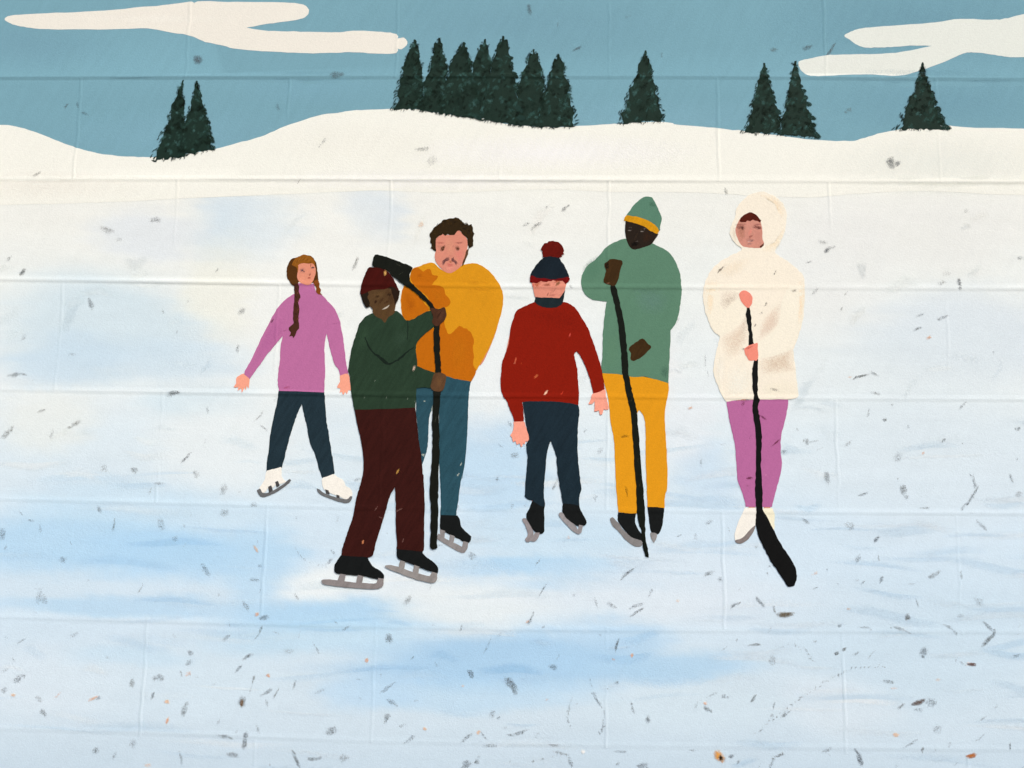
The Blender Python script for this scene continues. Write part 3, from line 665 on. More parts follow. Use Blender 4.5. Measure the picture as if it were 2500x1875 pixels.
def skate(parent, boot, blade, color, bcolor, layer, posts=(), pcolor=None, extra=None, label=None):
    o = Mesh().poly(boot, color, layer, amp=.7).build('skate', MAT_BLACK if sum(color) < .3 else MAT_FLAT, parent)
    o['_o'] = parent['_o']
    mb = Mesh(); dark_blades(mb, blade, bcolor, layer + .15)
    dark_blades(mb, posts, pcolor or bcolor, layer + .3)
    b = mb.build('blade', MAT_STREAK, None)
    # the blade belongs to the skate
    org = Vector(parent['_o'])
    for v in b.data.vertices: v.co -= org
    b.parent = o
    if label: o['label'] = label
    return o
dk = C(74, 72, 72)
skate(girl, G2((560, 1255), (650, 1228), (735, 1210, c), (742, 1260), (745, 1325), (775, 1365), (805, 1385), (720, 1415), (690, 1405), (640, 1455), (580, 1465), (540, 1515), (500, 1530), (465, 1480), (490, 1430), (530, 1370), (550, 1290)),
      [G2((440, 1490), (475, 1472), (508, 1524), (570, 1522), (650, 1488), (740, 1432), (800, 1388), (842, 1352), (858, 1375), (800, 1432), (700, 1502), (600, 1552), (510, 1578), (460, 1547))], white, C(104, 104, 104), L + .9,
      [G2((575, 1450, c), (615, 1432, c), (635, 1495, c), (590, 1525, c)), G2((662, 1392, c), (698, 1378, c), (720, 1435, c), (682, 1460, c))], dk)
skate(girl, G2((1240, 1352), (1300, 1322), (1385, 1295), (1430, 1330), (1500, 1370), (1525, 1430), (1592, 1480), (1612, 1540), (1590, 1580), (1540, 1610), (1450, 1572), (1340, 1525), (1270, 1492), (1242, 1440)),
      [G2((1172, 1470), (1202, 1480), (1250, 1518), (1330, 1553), (1450, 1588), (1540, 1602), (1590, 1563), (1612, 1570), (1592, 1622), (1540, 1648), (1440, 1632), (1330, 1592), (1230, 1552), (1183, 1510))], white, C(112, 112, 112), L + .95,
      [G2((1275, 1480, c), (1315, 1492, c), (1335, 1545, c), (1288, 1535, c)), G2((1415, 1545, c), (1452, 1558, c), (1452, 1592, c), (1418, 1585, c))], dk)

# --- skater with the moustache in the mustard sweater
L = 1.6
skin = C(218, 140, 118)
bd = Mesh()
bd.poly(stroke([(1098, 640), (1095, 700), (1090, 800), (1080, 930)], [18, 40, 60, 40], .6), skin, L, amp=0)
bd.poly(stroke([(1000, 720), (990, 790), (1010, 860)], [14, 13, 10], .6), skin, L + .03, amp=0)
bd.poly(stroke([(1200, 690), (1210, 780), (1175, 880)], [15, 14, 10], .6), skin, L + .06, amp=0)
bd.poly(stroke([(1105, 900), (1105, 1060), (1098, 1240)], [30, 24, 15], .6), skin, L + .09, amp=0)
bd.poly(stroke([(1040, 930), (1035, 1050), (1020, 1120)], [18, 16, 8], .6), skin, L + .12, amp=0)
bd.poly(M1((820, 690), (860, 630), (960, 570), (1100, 580), (1250, 490), (1330, 560), (1420, 650), (1435, 760), (1422, 880), (1390, 1000), (1340, 1120), (1300, 1190), (1200, 1275), (1120, 1312), (1040, 1308), (960, 1263), (880, 1183), (820, 1093), (800, 1000), (818, 850)), skin, L + 1.0, amp=.6)
fx = L + 1.1
F = lambda x, y: M1((x, y))[0]
bd.soft(M1((1010, 620), (1180, 600), (1200, 900), (1120, 980), (1020, 930), (980, 760)), C(222, 152, 124), fx, .7, .2, 1)
bd.soft(M1((1180, 880), (1360, 860), (1330, 1050), (1240, 1080)), C(224, 132, 118), fx + .01, .7, .2, 1)
bd.dab(*F(915, 735), 17, 5, 2, .6, C(182, 104, 88), fx + .02, 1)
bd.dab(*F(1270, 728), 19, 5, 8, .65, C(168, 96, 84), fx + .03, 1)
bd.dab(*F(905, 815), 18, 9, -15, .5, C(190, 128, 106), fx + .04, 1)
bd.dab(*F(955, 838), 14, 8, 62, 1, C(66, 38, 14), fx + .05, 1)
bd.dab(*F(1235, 835), 15, 8, -30, .6, C(160, 106, 88), fx + .06, 1)
bd.dab(*F(1243, 842), 10, 8, 70, 1, C(84, 50, 36), fx + .07, 1)
bd.dab(*F(1190, 800), 12, 5, 10, .25, C(180, 116, 96), fx + .08, 1)
bd.dab(*F(1105, 1100), 9, 5, 0, .7, C(176, 104, 72), fx + .09, 1)
bd.dab(*F(1090, 1160), 16, 6, 0, .7, C(204, 108, 96), fx + .10, 1)
bd.soft(M1((960, 1170), (1090, 1190), (1210, 1180), (1140, 1280), (1060, 1285)), C(236, 152, 132), fx + .015, .8, .2, 1)
bd.dab(*F(1110, 985), 12, 5, 0, .35, C(196, 120, 104), fx + .11, 1)
man = tag(bd.build('person', [MAT_FLAT, MAT_WASH], None, (1110, 1345)), 'skater with a moustache and curly dark hair in a baggy mustard sweater', 'person', SKIN_G)
sw = Mesh().poly(B1((945, 275, c), (1030, 250), (1100, 220), (1200, 210), (1260, 268), (1320, 308), (1400, 322), (1480, 288), (1550, 240), (1620, 220), (1700, 214), (1780, 238), (1880, 310), (1960, 400), (2020, 500), (2052, 600), (2047, 750), (2010, 900), (1960, 1060), (1900, 1220), (1800, 1400), (1720, 1540)) + B2((1662, 257, c), (1500, 230), (1350, 190), (1200, 140), (980, 60, c))
    + B1((960, 1200), (850, 920), (810, 830), (798, 720), (800, 600), (835, 488, c), (900, 470), (905, 450), (915, 340)), C(218, 147, 27), L + .7)
ok_ = C(192, 104, 12)
for i, p in enumerate([B1((945, 285), (1020, 268), (1060, 318), (1100, 300), (1155, 288), (1190, 350), (1252, 380), (1212, 440), (1150, 490), (1000, 500), (935, 450), (918, 380)),
    B1((838, 495, c), (960, 570), (1100, 720), (1145, 785), (1050, 845), (960, 890), (880, 918), (820, 850), (803, 700), (806, 580)),
    B1((960, 470), (1150, 480), (1270, 490), (1335, 530), (1340, 590), (1402, 660), (1382, 740), (1310, 755), (1200, 770), (1130, 640), (1050, 560)),
    B1((1270, 960), (1320, 910), (1345, 1000), (1385, 1085), (1450, 1045), (1520, 985), (1560, 1010), (1600, 1015), (1672, 1090), (1692, 1200), (1680, 1250), (1692, 1350), (1688, 1480), (1725, 1530)) + B2((1662, 255, c), (1500, 228), (1350, 188), (1285, 160)) + B1((1280, 1300)),
    B1((1200, 1010), (1205, 1250), (1222, 1540), (1000, 1470), (985, 1280), (1000, 1180), (1060, 1110))]):
    sw.poly(p, ok_, L + .74 + .03 * i, amp=1.4)
for i, p in enumerate([B1((1000, 330), (1060, 340), (1050, 400), (1010, 400)), B1((1440, 1100), (1600, 1090), (1640, 1400), (1500, 1560), (1400, 1400)), B1((850, 560), (960, 640), (1000, 780), (900, 850), (840, 720)), B1((1150, 520), (1290, 560), (1320, 660), (1240, 680))]):
    sw.soft(p, C(178, 90, 10) if i in (0, 2) else C(200, 114, 16), L + .95 + .02 * i, .5, .2, 1)
sw.soft(B1((1500, 300), (1800, 330), (1950, 600), (1900, 900), (1700, 700)), C(226, 154, 30), L + .93, .5, .2, 1)
sw.build('sweater', [MAT_FLAT, MAT_WASH], man)
jn = Mesh().poly(B2((985, 300, c), (1380, 178), (1662, 250, c), (1642, 330), (1627, 500), (1620, 750), (1610, 950), (1590, 1200), (1550, 1450)) + B3((1802, 50), (1772, 200), (1752, 380), (1737, 470), (1731, 542, c), (1620, 562), (1533, 552, c), (1538, 400), (1538, 250), (1528, 100)) + B2((1272, 1350), (1264, 1100), (1262, 600), (1195, 556, c), (1150, 680), (1135, 850), (1130, 1020), (1105, 1150), (1060, 1272, c), (1030, 1100), (1005, 850), (985, 600)), C(43, 78, 90), L + .6)
for i, (p, ln, wd, an) in enumerate([((1500, 1400), 9, 3.5, 60), ((1536, 1272), 8, 3, 65), ((1070, 1160), 8, 6, 80), ((1182, 590), 14, 3, 80), ((1085, 500), 5, 3, 0)]):
    jn.fleck(*B2(p)[0], ln * 1.3, wd * 1.3, an, .85, C(182, 190, 176), L + .66 + .01 * i, 1)
jn.build('trousers', [MAT_STREAK, MAT_WASH], man)
hr = Mesh().poly(M1((1200, 243), (1160, 262, c), (1130, 258), (1060, 262), (1040, 285, c), (1000, 280), (940, 310), (925, 335, c), (880, 368), (845, 400, c), (800, 420), (770, 450, c), (760, 480), (720, 540), (698, 610), (722, 650, c), (715, 700), (738, 800), (730, 830, c), (780, 872), (820, 905, c), (823, 800), (822, 690), (862, 625), (960, 572), (1000, 590, c), (1060, 560), (1120, 602), (1180, 562), (1275, 488), (1330, 565), (1400, 620), (1432, 690), (1450, 760), (1450, 832), (1520, 805), (1545, 700), (1530, 640, c), (1558, 560), (1530, 500, c), (1543, 460), (1505, 370), (1460, 378, c), (1430, 358), (1390, 382), (1360, 345, c), (1340, 318), (1310, 300, c), (1270, 268)), C(48, 34, 14), L + 1.4, amp=2.2)
hr.poly(M1((1455, 835), (1440, 950), (1400, 1050), (1365, 1140), (1325, 1192, c), (1350, 1080), (1390, 980), (1412, 880)), C(92, 62, 40), L + 1.44)
rr = random.Random(3)
for i in range(44):
    a = rr.uniform(.2, 2.95); r = rr.uniform(.74, 1.03)
    hr.fleck(*F(1125 - 400 * r * math.cos(a), 640 - 360 * r * math.sin(a)), rr.uniform(7, 13), rr.uniform(2.5, 5), rr.uniform(0, 180), rr.uniform(.5, .9), C(*rr.choice([(68, 48, 20), (30, 20, 8), (58, 40, 16), (40, 30, 22)])), L + 1.5 + .005 * i, 1, rr)
hr.build('hair', [MAT_BLACK, MAT_WASH], man)
mu = Mesh()
for i, p in enumerate([M1((1040, 995), (1085, 1005), (1092, 1070), (1010, 1090), (982, 1150), (950, 1190), (930, 1135), (958, 1060), (1000, 1035)), M1((1120, 1020), (1165, 985), (1172, 1038), (1230, 1090), (1255, 1140), (1215, 1175), (1178, 1112), (1118, 1092))]):
    mu.soft(p, C(104, 66, 66), L + 1.3 + .03 * i, .95, .6, smooth=True)
mu.build('moustache', MAT_WASH, man)
grey = C(146, 140, 138)
black = C(22, 24, 24)
skate(man, B3((1533, 540, c), (1742, 545, c), (1772, 590), (1792, 680), (1850, 748), (1912, 800), (1913, 840), (1882, 882), (1850, 892), (1750, 828), (1620, 765), (1538, 722), (1530, 640)),
      [B3((1490, 800, c), (1510, 770), (1545, 790), (1600, 832), (1680, 870), (1800, 928), (1830, 930), (1862, 900), (1870, 940), (1832, 1000), (1770, 992), (1650, 932), (1540, 862), (1492, 832)), B3((1530, 715, c), (1592, 735, c), (1582, 840, c), (1530, 800, c)), B3((1650, 775, c), (1712, 800, c), (1692, 892, c), (1640, 862, c)), B3((1815, 860, c), (1878, 878, c), (1862, 960, c), (1800, 930, c))], black, grey, L + .9)

# --- skater in the green coat-length sweater
L = 1.6
skin = C(38, 28, 20)
bd = Mesh()
bd.poly(stroke([(1570, 580), (1568, 660), (1565, 780), (1570, 950)], [20, 50, 60, 50], .6), skin, L, amp=0)
bd.poly(stroke([(1480, 650), (1440, 695), (1490, 690)], [16, 15, 12], .6), skin, L + .03, amp=0)
bd.poly(stroke([(1635, 660), (1640, 740), (1590, 850)], [16, 14, 12], .6), skin, L + .06, amp=0)
bd.poly(stroke([(1512, 950), (1525, 1080), (1530, 1250)], [22, 20, 15], .6), skin, L + .09, amp=0)
bd.poly(stroke([(1602, 950), (1602, 1080), (1600, 1230)], [22, 20, 15], .6), skin, L + .12, amp=0)
bd.poly(N1((1035, 520), (1180, 520), (1400, 600), (1560, 740), (1558, 800), (1522, 850), (1490, 890), (1440, 950), (1300, 1002), (1180, 1032), (1112, 1012), (1060, 942), (1028, 840), (1012, 720)), skin, L + 1.0, amp=.6)
fx = L + 1.1
F = lambda x, y: N1((x, y))[0]
bd.soft(N1((1330, 700), (1480, 780), (1420, 900), (1300, 920)), C(54, 34, 22), fx, .8, .2, 1)
for i, (x, y) in enumerate([(1090, 688), (1302, 706)]):
    bd.dab(*F(x, y), 11, 8, 60, .8, C(84, 74, 66), fx + .02 + .05 * i, 1)
    bd.dab(*F(x + 2, y - 4), 7, 5.5, 60, .95, C(36, 28, 24), fx + .04 + .05 * i, 1)
    bd.dab(*F(x - 4, y + 20), 7, 2, 5, .8, C(140, 130, 122), fx + .06 + .05 * i, 1)
bd.dab(*F(1345, 680), 3, 2, 60, .7, C(140, 130, 122), fx + .14, 1)
bd.dab(*F(1205, 895), 9, 3, 15, .6, C(84, 76, 70), fx + .15, 1)
bd.dab(*F(1200, 800), 22, 4, 60, .4, C(62, 48, 36), fx + .16, 1)
bd.dab(*F(1170, 940), 16, 9, 30, .8, C(16, 12, 8), fx + .17, 1)
gman = tag(bd.build('person', [MAT_BLACK, MAT_WASH], None, (1580, 1335)), 'skater in a green pullover and matching pointed hat, yellow trousers and brown mittens', 'person', SKIN_G)
gr = C(93, 131, 107)
sw = Mesh().poly(N1((1040, 850), (930, 868), (830, 910), (720, 970), (640, 1050), (560, 1150), (490, 1220), (400, 1280), (330, 1370), (280, 1470), (265, 1580)) + N2((225, 50), (245, 120), (300, 190), (400, 235), (562, 258, c), (545, 350), (520, 560), (505, 800), (500, 1000), (485, 1130), (490, 1225, c), (760, 1242), (900, 1272), (1060, 1268), (1200, 1300), (1390, 1358, c), (1400, 1150), (1415, 900), (1420, 640, c), (1480, 570), (1530, 430), (1560, 250), (1570, 100)) + N1((1955, 1600), (1940, 1450), (1900, 1330), (1840, 1200), (1770, 1100), (1680, 1030), (1580, 980), (1470, 930), (1250, 900)), gr, L + .8)
for i, (p, k) in enumerate([(N2((900, 60), (1400, 100), (1350, 420), (1000, 400)), (98, 132, 118)), (N2((520, 700), (740, 700), (720, 1150), (520, 1150)), (97, 136, 108)), (N2((1300, 1120), (1395, 1150), (1390, 1320), (1280, 1240)), (72, 106, 88)), (N1((300, 1300), (640, 1100), (600, 1500), (330, 1600)), (88, 128, 104))]):
    sw.soft(p, C(*k), L + .84 + .02 * i, .7, .2, 1)
sw.build('sweater', [MAT_FLAT, MAT_WASH], gman)
yl = C(226, 152, 27)
tr = Mesh().poly(N2((485, 1200, c), (900, 1240), (1393, 1340, c), (1397, 1450), (1362, 1640)) + N3((962, 180), (966, 400), (981, 600), (986, 880), (962, 1000), (957, 1107, c), (870, 1098), (792, 1095, c), (785, 900), (775, 600), (775, 400), (766, 260), (742, 200), (715, 163, c), (690, 200), (660, 300, c), (668, 600), (680, 800), (690, 1000), (692, 1160, c), (600, 1157), (513, 1147, c), (502, 1050), (490, 900), (480, 650), (470, 450), (440, 300), (425, 150), (402, 0)), yl, L + .6)
tr.fleck(*N3((572, 415))[0], 30, 8, 4, .6, C(140, 92, 16), L + .66, 1, bend=-.2)
tr.fleck(*N3((592, 950))[0], 30, 6, -78, .7, C(120, 78, 16), L + .67, 1)
tr.fleck(*N3((592, 920))[0], 14, 5, -70, .5, C(104, 66, 12), L + .68, 1)
tr.build('trousers', [MAT_FLAT, MAT_WASH], gman)
ht = Mesh().poly(N1((1400, 138), (1462, 155), (1502, 210), (1552, 310), (1602, 420), (1633, 510), (1602, 640), (1582, 722), (1400, 640), (1200, 540), (1015, 470, c), (1080, 390), (1150, 290), (1230, 210), (1320, 150)), C(90, 130, 108), L + 1.4)
ht.soft(N1((1400, 230), (1480, 215), (1540, 300), (1440, 310)), C(66, 104, 84), L + 1.43, .8, .3, 1)
hat = ht.build('hat', [MAT_FLAT, MAT_WASH], gman)
def sub(mb, name, mats, part, root):
    o = mb.build(name, mats, None); org = Vector(root['_o'])
    for v in o.data.vertices: v.co -= org
    o.parent = part
    return o
sub(Mesh().poly(N1((1025, 458), (1150, 468), (1250, 488), (1400, 540), (1530, 630), (1583, 718, c), (1557, 768, c), (1440, 718), (1330, 642), (1200, 592), (1080, 562), (1020, 545), (985, 545, c)), C(212, 148, 22), L + 1.5), 'hat_band', MAT_STREAK, hat, gman)
brown = C(62, 42, 20)
mt = Mesh().poly(N1((750, 1200), (830, 1188), (952, 1215, c), (967, 1270), (930, 1370), (902, 1500), (870, 1600), (820, 1645), (740, 1625), (648, 1582), (660, 1500), (690, 1390), (660, 1322), (658, 1270), (705, 1235)), brown, L + 2.6)
mt.soft(N1((670, 1250), (740, 1240), (735, 1360), (690, 1370), (660, 1310)), C(30, 20, 12), L + 2.65, .9, .5, 1)
mt.fleck(*N1((720, 1600))[0], 12, 5, 20, .7, C(120, 84, 62), L + 2.66, 1)
mt.build('mitten', [MAT_STREAK, MAT_WASH], gman)
Mesh().poly(N2((868, 872), (960, 800), (1040, 755), (1092, 790), (1122, 830), (1162, 870), (1100, 942), (1020, 1012), (920, 1062), (878, 1020), (890, 960), (858, 905)), brown, L + 1.2).build('mitten', MAT_STREAK, gman)
skate(gman, N3((510, 1150, c), (685, 1158, c), (672, 1230), (702, 1310), (755, 1380), (758, 1435), (690, 1425), (620, 1378), (550, 1295), (510, 1235)), [N3((430, 1210), (452, 1193), (510, 1248), (560, 1318), (640, 1388), (742, 1428), (736, 1472), (680, 1478), (600, 1432), (520, 1342), (460, 1282), (438, 1240))], black, C(134, 130, 128), L + .5)
skate(gman, N3((793, 1090, c), (957, 1103, c), (947, 1200), (932, 1290), (905, 1352), (850, 1364), (820, 1312), (805, 1200)), [N3((822, 1345), (882, 1355), (877, 1400), (855, 1442), (830, 1402))], black, C(146, 142, 140), L + .55)

# --- skater in the red sweater
L = 3.0
skin = C(222, 142, 120); pale = C(250, 162, 138)
bd = Mesh()
bd.poly(stroke([(1340, 700), (1335, 780), (1330, 860), (1340, 960)], [18, 40, 50, 40], .6), skin, L, amp=0)
bd.poly(stroke([(1265, 780), (1240, 900), (1268, 1020)], [15, 14, 11], .6), skin, L + .03, amp=0)
bd.poly(stroke([(1405, 780), (1440, 860), (1460, 950)], [15, 14, 11], .6), skin, L + .06, amp=0)
bd.poly(stroke([(1310, 980), (1308, 1080), (1308, 1230)], [22, 20, 14], .6), skin, L + .09, amp=0)
bd.poly(stroke([(1385, 980), (1390, 1080), (1395, 1230)], [22, 20, 14], .6), skin, L + .12, amp=0)
bd.poly(K3((165, 35), (270, 38), (292, 100), (335, 190), (328, 245), (302, 272), (290, 262, c), (280, 302), (266, 285, c), (242, 332), (225, 285, c), (190, 302), (178, 262, c), (150, 272), (140, 225, c), (118, 200), (148, 150), (158, 90)), pale, L + .5, amp=.5)
bd.poly(K2((1715, 1105), (1905, 1035), (1930, 1150), (1968, 1280), (1978, 1370), (1925, 1388), (1895, 1372, c), (1868, 1465), (1832, 1472), (1812, 1395, c), (1785, 1410), (1738, 1418), (1740, 1330), (1742, 1240, c), (1692, 1292), (1638, 1292), (1680, 1200)), pale, L + .5, amp=.5)
bd.poly(K1((690, 790), (850, 770), (1250, 770), (1262, 850), (1235, 960), (1185, 1060), (1150, 1105), (950, 1095), (750, 1082), (708, 950), (690, 860)), skin, L + 1.0, amp=.6)
fx = L + 1.1
F = lambda x, y: K1((x, y))[0]
bd.dab(*F(760, 865), 18, 12, 60, .7, C(176, 92, 62), fx, 1)
bd.dab(*F(710, 860), 12, 6, 70, .6, C(196, 96, 80), fx + .01, 1)
bd.dab(*F(935, 868), 17, 5.5, 8, .9, C(150, 84, 62), fx + .02, 1)
bd.dab(*F(935, 850), 18, 4, 15, .6, C(176, 108, 84), fx + .03, 1)
bd.dab(*F(1115, 850), 17, 6, 40, .9, C(142, 92, 64), fx + .04, 1)
bd.dab(*F(1035, 900), 26, 4, 62, .3, C(204, 130, 110), fx + .05, 1)
bd.dab(*F(950, 1025), 10, 3, 65, .7, C(150, 84, 68), fx + .06, 1)
bd.dab(*F(1010, 985), 13, 2.5, 60, .4, C(186, 108, 92), fx + .07, 1)
bd.dab(*F(1060, 960), 12, 3, 55, .5, C(168, 98, 82), fx + .08, 1)
bd.dab(*F(1030, 1040), 16, 3, 10, .5, C(168, 84, 74), fx + .09, 1)
bd.soft(K1((1040, 960), (1180, 900), (1170, 1040), (1060, 1060)), C(232, 152, 130), fx + .005, .7, .2, 1)
bd.dab(*F(850, 815), 16, 4, 0, .3, C(206, 110, 86), fx + .1, 1)
bd.dab(*F(1110, 805), 18, 5, 20, .6, C(168, 72, 40), fx + .11, 1)
kid = tag(bd.build('person', [MAT_FLAT, MAT_WASH], None, (1345, 1320)), 'skater in a red sweater and navy hat with a red pompom, both bare hands hanging', 'person', SKIN_G)
red = C(136, 26, 4)
sw = Mesh().poly(K1((740, 1160), (600, 1208), (500, 1258), (420, 1308), (380, 1410), (340, 1520), (312, 1650)) + K2((290, 260), (240, 420), (180, 590), (165, 740), (150, 900), (160, 1040), (200, 1160), (260, 1240), (310, 1380), (370, 1530), (383, 1588, c), (545, 1578, c), (540, 1400), (520, 1250, c), (700, 1242), (950, 1242), (1200, 1257), (1462, 1302, c), (1478, 1150), (1466, 950), (1446, 700), (1420, 560), (1398, 440), (1440, 400, c), (1500, 480), (1580, 640), (1640, 800), (1690, 980), (1720, 1112, c), (1820, 1082), (1908, 1040, c), (1895, 900), (1860, 720), (1800, 500), (1730, 280), (1660, 90), (1625, 0)) + K1((1560, 1480), (1440, 1290), (1340, 1200), (1200, 1155), (960, 1180)), red, L + .8)
for i, (x, y, ln, wd, an, k, s) in enumerate([(405, 550, 22, 5, 78, (206, 96, 66), .8), (755, 818, 15, 8, 40, (206, 104, 62), .8), (920, 1095, 18, 7, 60, (246, 196, 164), .95), (1322, 122, 13, 5, 70, (214, 80, 66), .8), (1188, 1105, 14, 3.5, 58, (206, 62, 40), .85), (505, 605, 10, 4, 75, (160, 50, 22), .6), (390, 600, 8, 5, 50, (220, 120, 90), .6), (715, 250, 8, 3, 80, (160, 40, 20), .5)]):
    sw.fleck(*K2((x, y))[0], ln, wd, an, s, C(*k), L + .85 + .01 * i, 1)
sw.soft(K1((500, 1300), (900, 1280), (1300, 1250), (1600, 1600), (1000, 1640)), C(126, 24, 4), L + .83, .6, .2, 1)
sw.build('sweater', [MAT_FLAT, MAT_WASH], kid)
nv = C(28, 43, 52)
Mesh().poly(K2((525, 1235, c), (1000, 1232), (1462, 1290, c), (1482, 1430), (1465, 1560)) + K3((877, 200), (876, 380), (890, 540), (905, 700), (916, 800), (897, 900), (892, 985, c), (800, 972), (713, 962, c), (690, 860), (665, 700), (645, 570), (635, 440), (610, 350), (575, 263, c), (545, 340), (525, 460), (515, 600), (500, 750), (500, 900), (512, 962, c), (485, 1000), (380, 942), (370, 932, c), (310, 917), (283, 882, c), (290, 750), (300, 600), (312, 450), (300, 300), (330, 230), (300, 100)), nv, L + .6).build('trousers', MAT_STREAK, kid)
Mesh().poly(K1((748, 1070, c), (850, 1082), (1050, 1085), (1145, 1092, c), (1200, 1020), (1242, 958, c), (1205, 1160), (1150, 1222), (1050, 1252), (900, 1248), (800, 1212), (718, 1152, c)), C(28, 40, 44), L + 1.3).build('scarf', MAT_STREAK, kid)
hat = Mesh().poly(K1((925, 380), (1050, 372), (1132, 395), (1180, 470), (1240, 560), (1290, 660), (1308, 745), (1200, 785), (1000, 790), (800, 785), (663, 745), (668, 660), (710, 590), (790, 490), (870, 420)), C(24, 34, 42), L + 1.4).build('hat', MAT_STREAK, kid)
sub(Mesh().poly(K1((660, 715), (800, 745), (1000, 768), (1200, 755), (1302, 735), (1320, 800), (1295, 815), (1250, 845), (1200, 800), (1000, 795), (930, 820), (840, 800), (780, 830), (720, 840), (645, 805)), C(112, 14, 14), L + 1.5, amp=1.6), 'hat_band', MAT_STREAK, hat, kid)
sub(Mesh().poly(K1((860, 220), (895, 165), (935, 150, c), (960, 132), (1060, 122), (1085, 140, c), (1125, 148), (1190, 200), (1205, 240, c), (1222, 280), (1212, 310, c), (1240, 345), (1190, 360, c), (1185, 395), (1130, 412), (1000, 385), (900, 398), (858, 412, c), (865, 370), (848, 330), (862, 300, c), (838, 270)), C(98, 18, 10), L + 1.6, amp=2), 'pompom', MAT_STREAK, hat, kid)
skate(kid, K3((370, 935, c), (512, 958, c), (497, 1050), (502, 1150), (497, 1288), (450, 1305), (390, 1278), (330, 1200), (298, 1105), (340, 1010)), [K3((253, 1142), (290, 1130), (330, 1188), (370, 1265), (382, 1310), (350, 1382), (300, 1398), (283, 1370), (318, 1312), (290, 1222)), K3((398, 1290, c), (450, 1290, c), (440, 1342), (395, 1392), (345, 1385, c))], black, C(148, 140, 140), L + .5)
skate(kid, K3((713, 955, c), (892, 962, c), (912, 1040), (962, 1130), (977, 1180), (940, 1222), (870, 1215), (770, 1148), (708, 1072)), [K3((662, 1080), (700, 1063), (760, 1138), (850, 1212), (880, 1262), (920, 1290), (890, 1308), (830, 1282), (750, 1202), (678, 1120)), K3((893, 1205, c), (940, 1215, c), (918, 1295, c), (875, 1275, c))], black, C(152, 146, 146), L + .55)

# --- skater in the dark green sweater with maroon hat, in front of the mustard sweater
L = 4.6
skin = C(86, 62, 38)
bd = Mesh()
bd.poly(stroke([(940, 740), (935, 800), (940, 900), (950, 1040)], [20, 44, 55, 50], .6), skin, L, amp=0)
bd.poly(stroke([(960, 790), (1010, 790), (1065, 765)], [16, 15, 12], .6), skin, L + .03, amp=0)
bd.poly(stroke([(902, 805), (912, 890), (1000, 930), (1060, 930)], [16, 15, 13, 11], .6), skin, L + .06, amp=0)
bd.poly(stroke([(930, 1010), (925, 1160), (878, 1350)], [26, 24, 16], .6), skin, L + .09, amp=0)
bd.poly(stroke([(990, 1010), (995, 1160), (1000, 1340)], [22, 22, 16], .6), skin, L + .12, amp=0)
bd.poly(B1((385, 540), (470, 515), (600, 505), (700, 505), (742, 570), (748, 660), (732, 740), (722, 800), (725, 812), (690, 852), (645, 872), (622, 912), (600, 948), (560, 900), (490, 868), (450, 815), (452, 780), (420, 740), (390, 660)), skin, L + 1.0, amp=.6)
fx = L + 1.1
F = lambda x, y: B1((x, y))[0]
bd.soft(B1((600, 540), (720, 540), (730, 700), (640, 720)), C(70, 48, 30), fx, .7, .2, 1)
bd.soft(B1((470, 560), (600, 560), (580, 650), (480, 660)), C(100, 74, 44), fx + .01, .7, .2, 1)
bd.dab(*F(512, 622), 13, 5, 20, .8, C(62, 44, 26), fx + .02, 1)
bd.dab(*F(655, 598), 12, 7, 40, .85, C(48, 32, 20), fx + .03, 1)
bd.dab(*F(488, 690), 9, 6, 30, .9, C(44, 26, 16), fx + .04, 1)
bd.dab(*F(560, 672), 22, 5, 50, .55, C(66, 44, 26), fx + .05, 1)
bd.dab(*F(630, 690), 16, 7, 30, .6, C(60, 40, 24), fx + .06, 1)
bd.poly(B1((562, 783, c), (605, 758), (658, 724, c), (648, 745), (612, 772)), C(196, 184, 166), fx + .1, amp=.6)
bd.soft(B1((540, 790), (640, 800), (620, 900), (590, 930), (560, 890)), C(92, 68, 38), fx + .08, .7, .2, 1)
bd.poly(B1((1150, 765), (1200, 762), (1270, 775), (1330, 752), (1358, 830), (1342, 900), (1292, 950), (1232, 988), (1180, 940), (1195, 870), (1165, 800)), C(74, 46, 32), L + 2.4)
bd.soft(B1((1240, 790), (1330, 790), (1320, 890), (1250, 920)), C(92, 58, 42), L + 2.45, .7, .2, 1)
bd.dab(*F(1265, 850), 22, 4, 55, .5, C(48, 28, 20), L + 2.5, 1)
bd.poly(B2((1210, 160), (1290, 150), (1352, 190), (1345, 260), (1322, 350), (1272, 382), (1200, 372), (1163, 330), (1180, 240)), C(92, 64, 42), L + 2.42)
bd.soft(B2((1230, 200), (1310, 200), (1300, 320), (1240, 330)), C(112, 78, 48), L + 2.47, .7, .2, 1)
boy = tag(bd.build('person', [MAT_STREAK, MAT_WASH], None, (905, 1435)), 'smiling skater in a dark green sweater, maroon hat and trousers, gripping an upright stick', 'person', SKIN_G)
sw = Mesh().poly(B1((460, 828), (370, 868), (290, 960), (250, 1080), (210, 1200), (180, 1330), (160, 1450), (150, 1540)) + B2((165, 180), (185, 330), (200, 460), (225, 602, c), (400, 602), (700, 592), (972, 578, c), (985, 480), (992, 338, c), (1100, 332), (1185, 348, c), (1215, 250), (1230, 155, c), (1100, 112), (1000, 66, c)) + B1((990, 1350), (985, 1250), (1000, 1180), (1060, 1110), (1130, 1050), (1217, 985, c), (1225, 880), (1192, 790, c), (1130, 800), (1050, 840), (960, 890), (890, 920), (850, 908), (810, 850), (728, 798), (640, 850)), C(41, 60, 44), L + .8)
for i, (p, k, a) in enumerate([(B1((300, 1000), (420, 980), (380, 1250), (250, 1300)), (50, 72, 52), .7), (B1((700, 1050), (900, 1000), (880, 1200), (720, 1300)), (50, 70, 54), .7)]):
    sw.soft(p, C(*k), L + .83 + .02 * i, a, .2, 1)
fold = C(24, 36, 28)
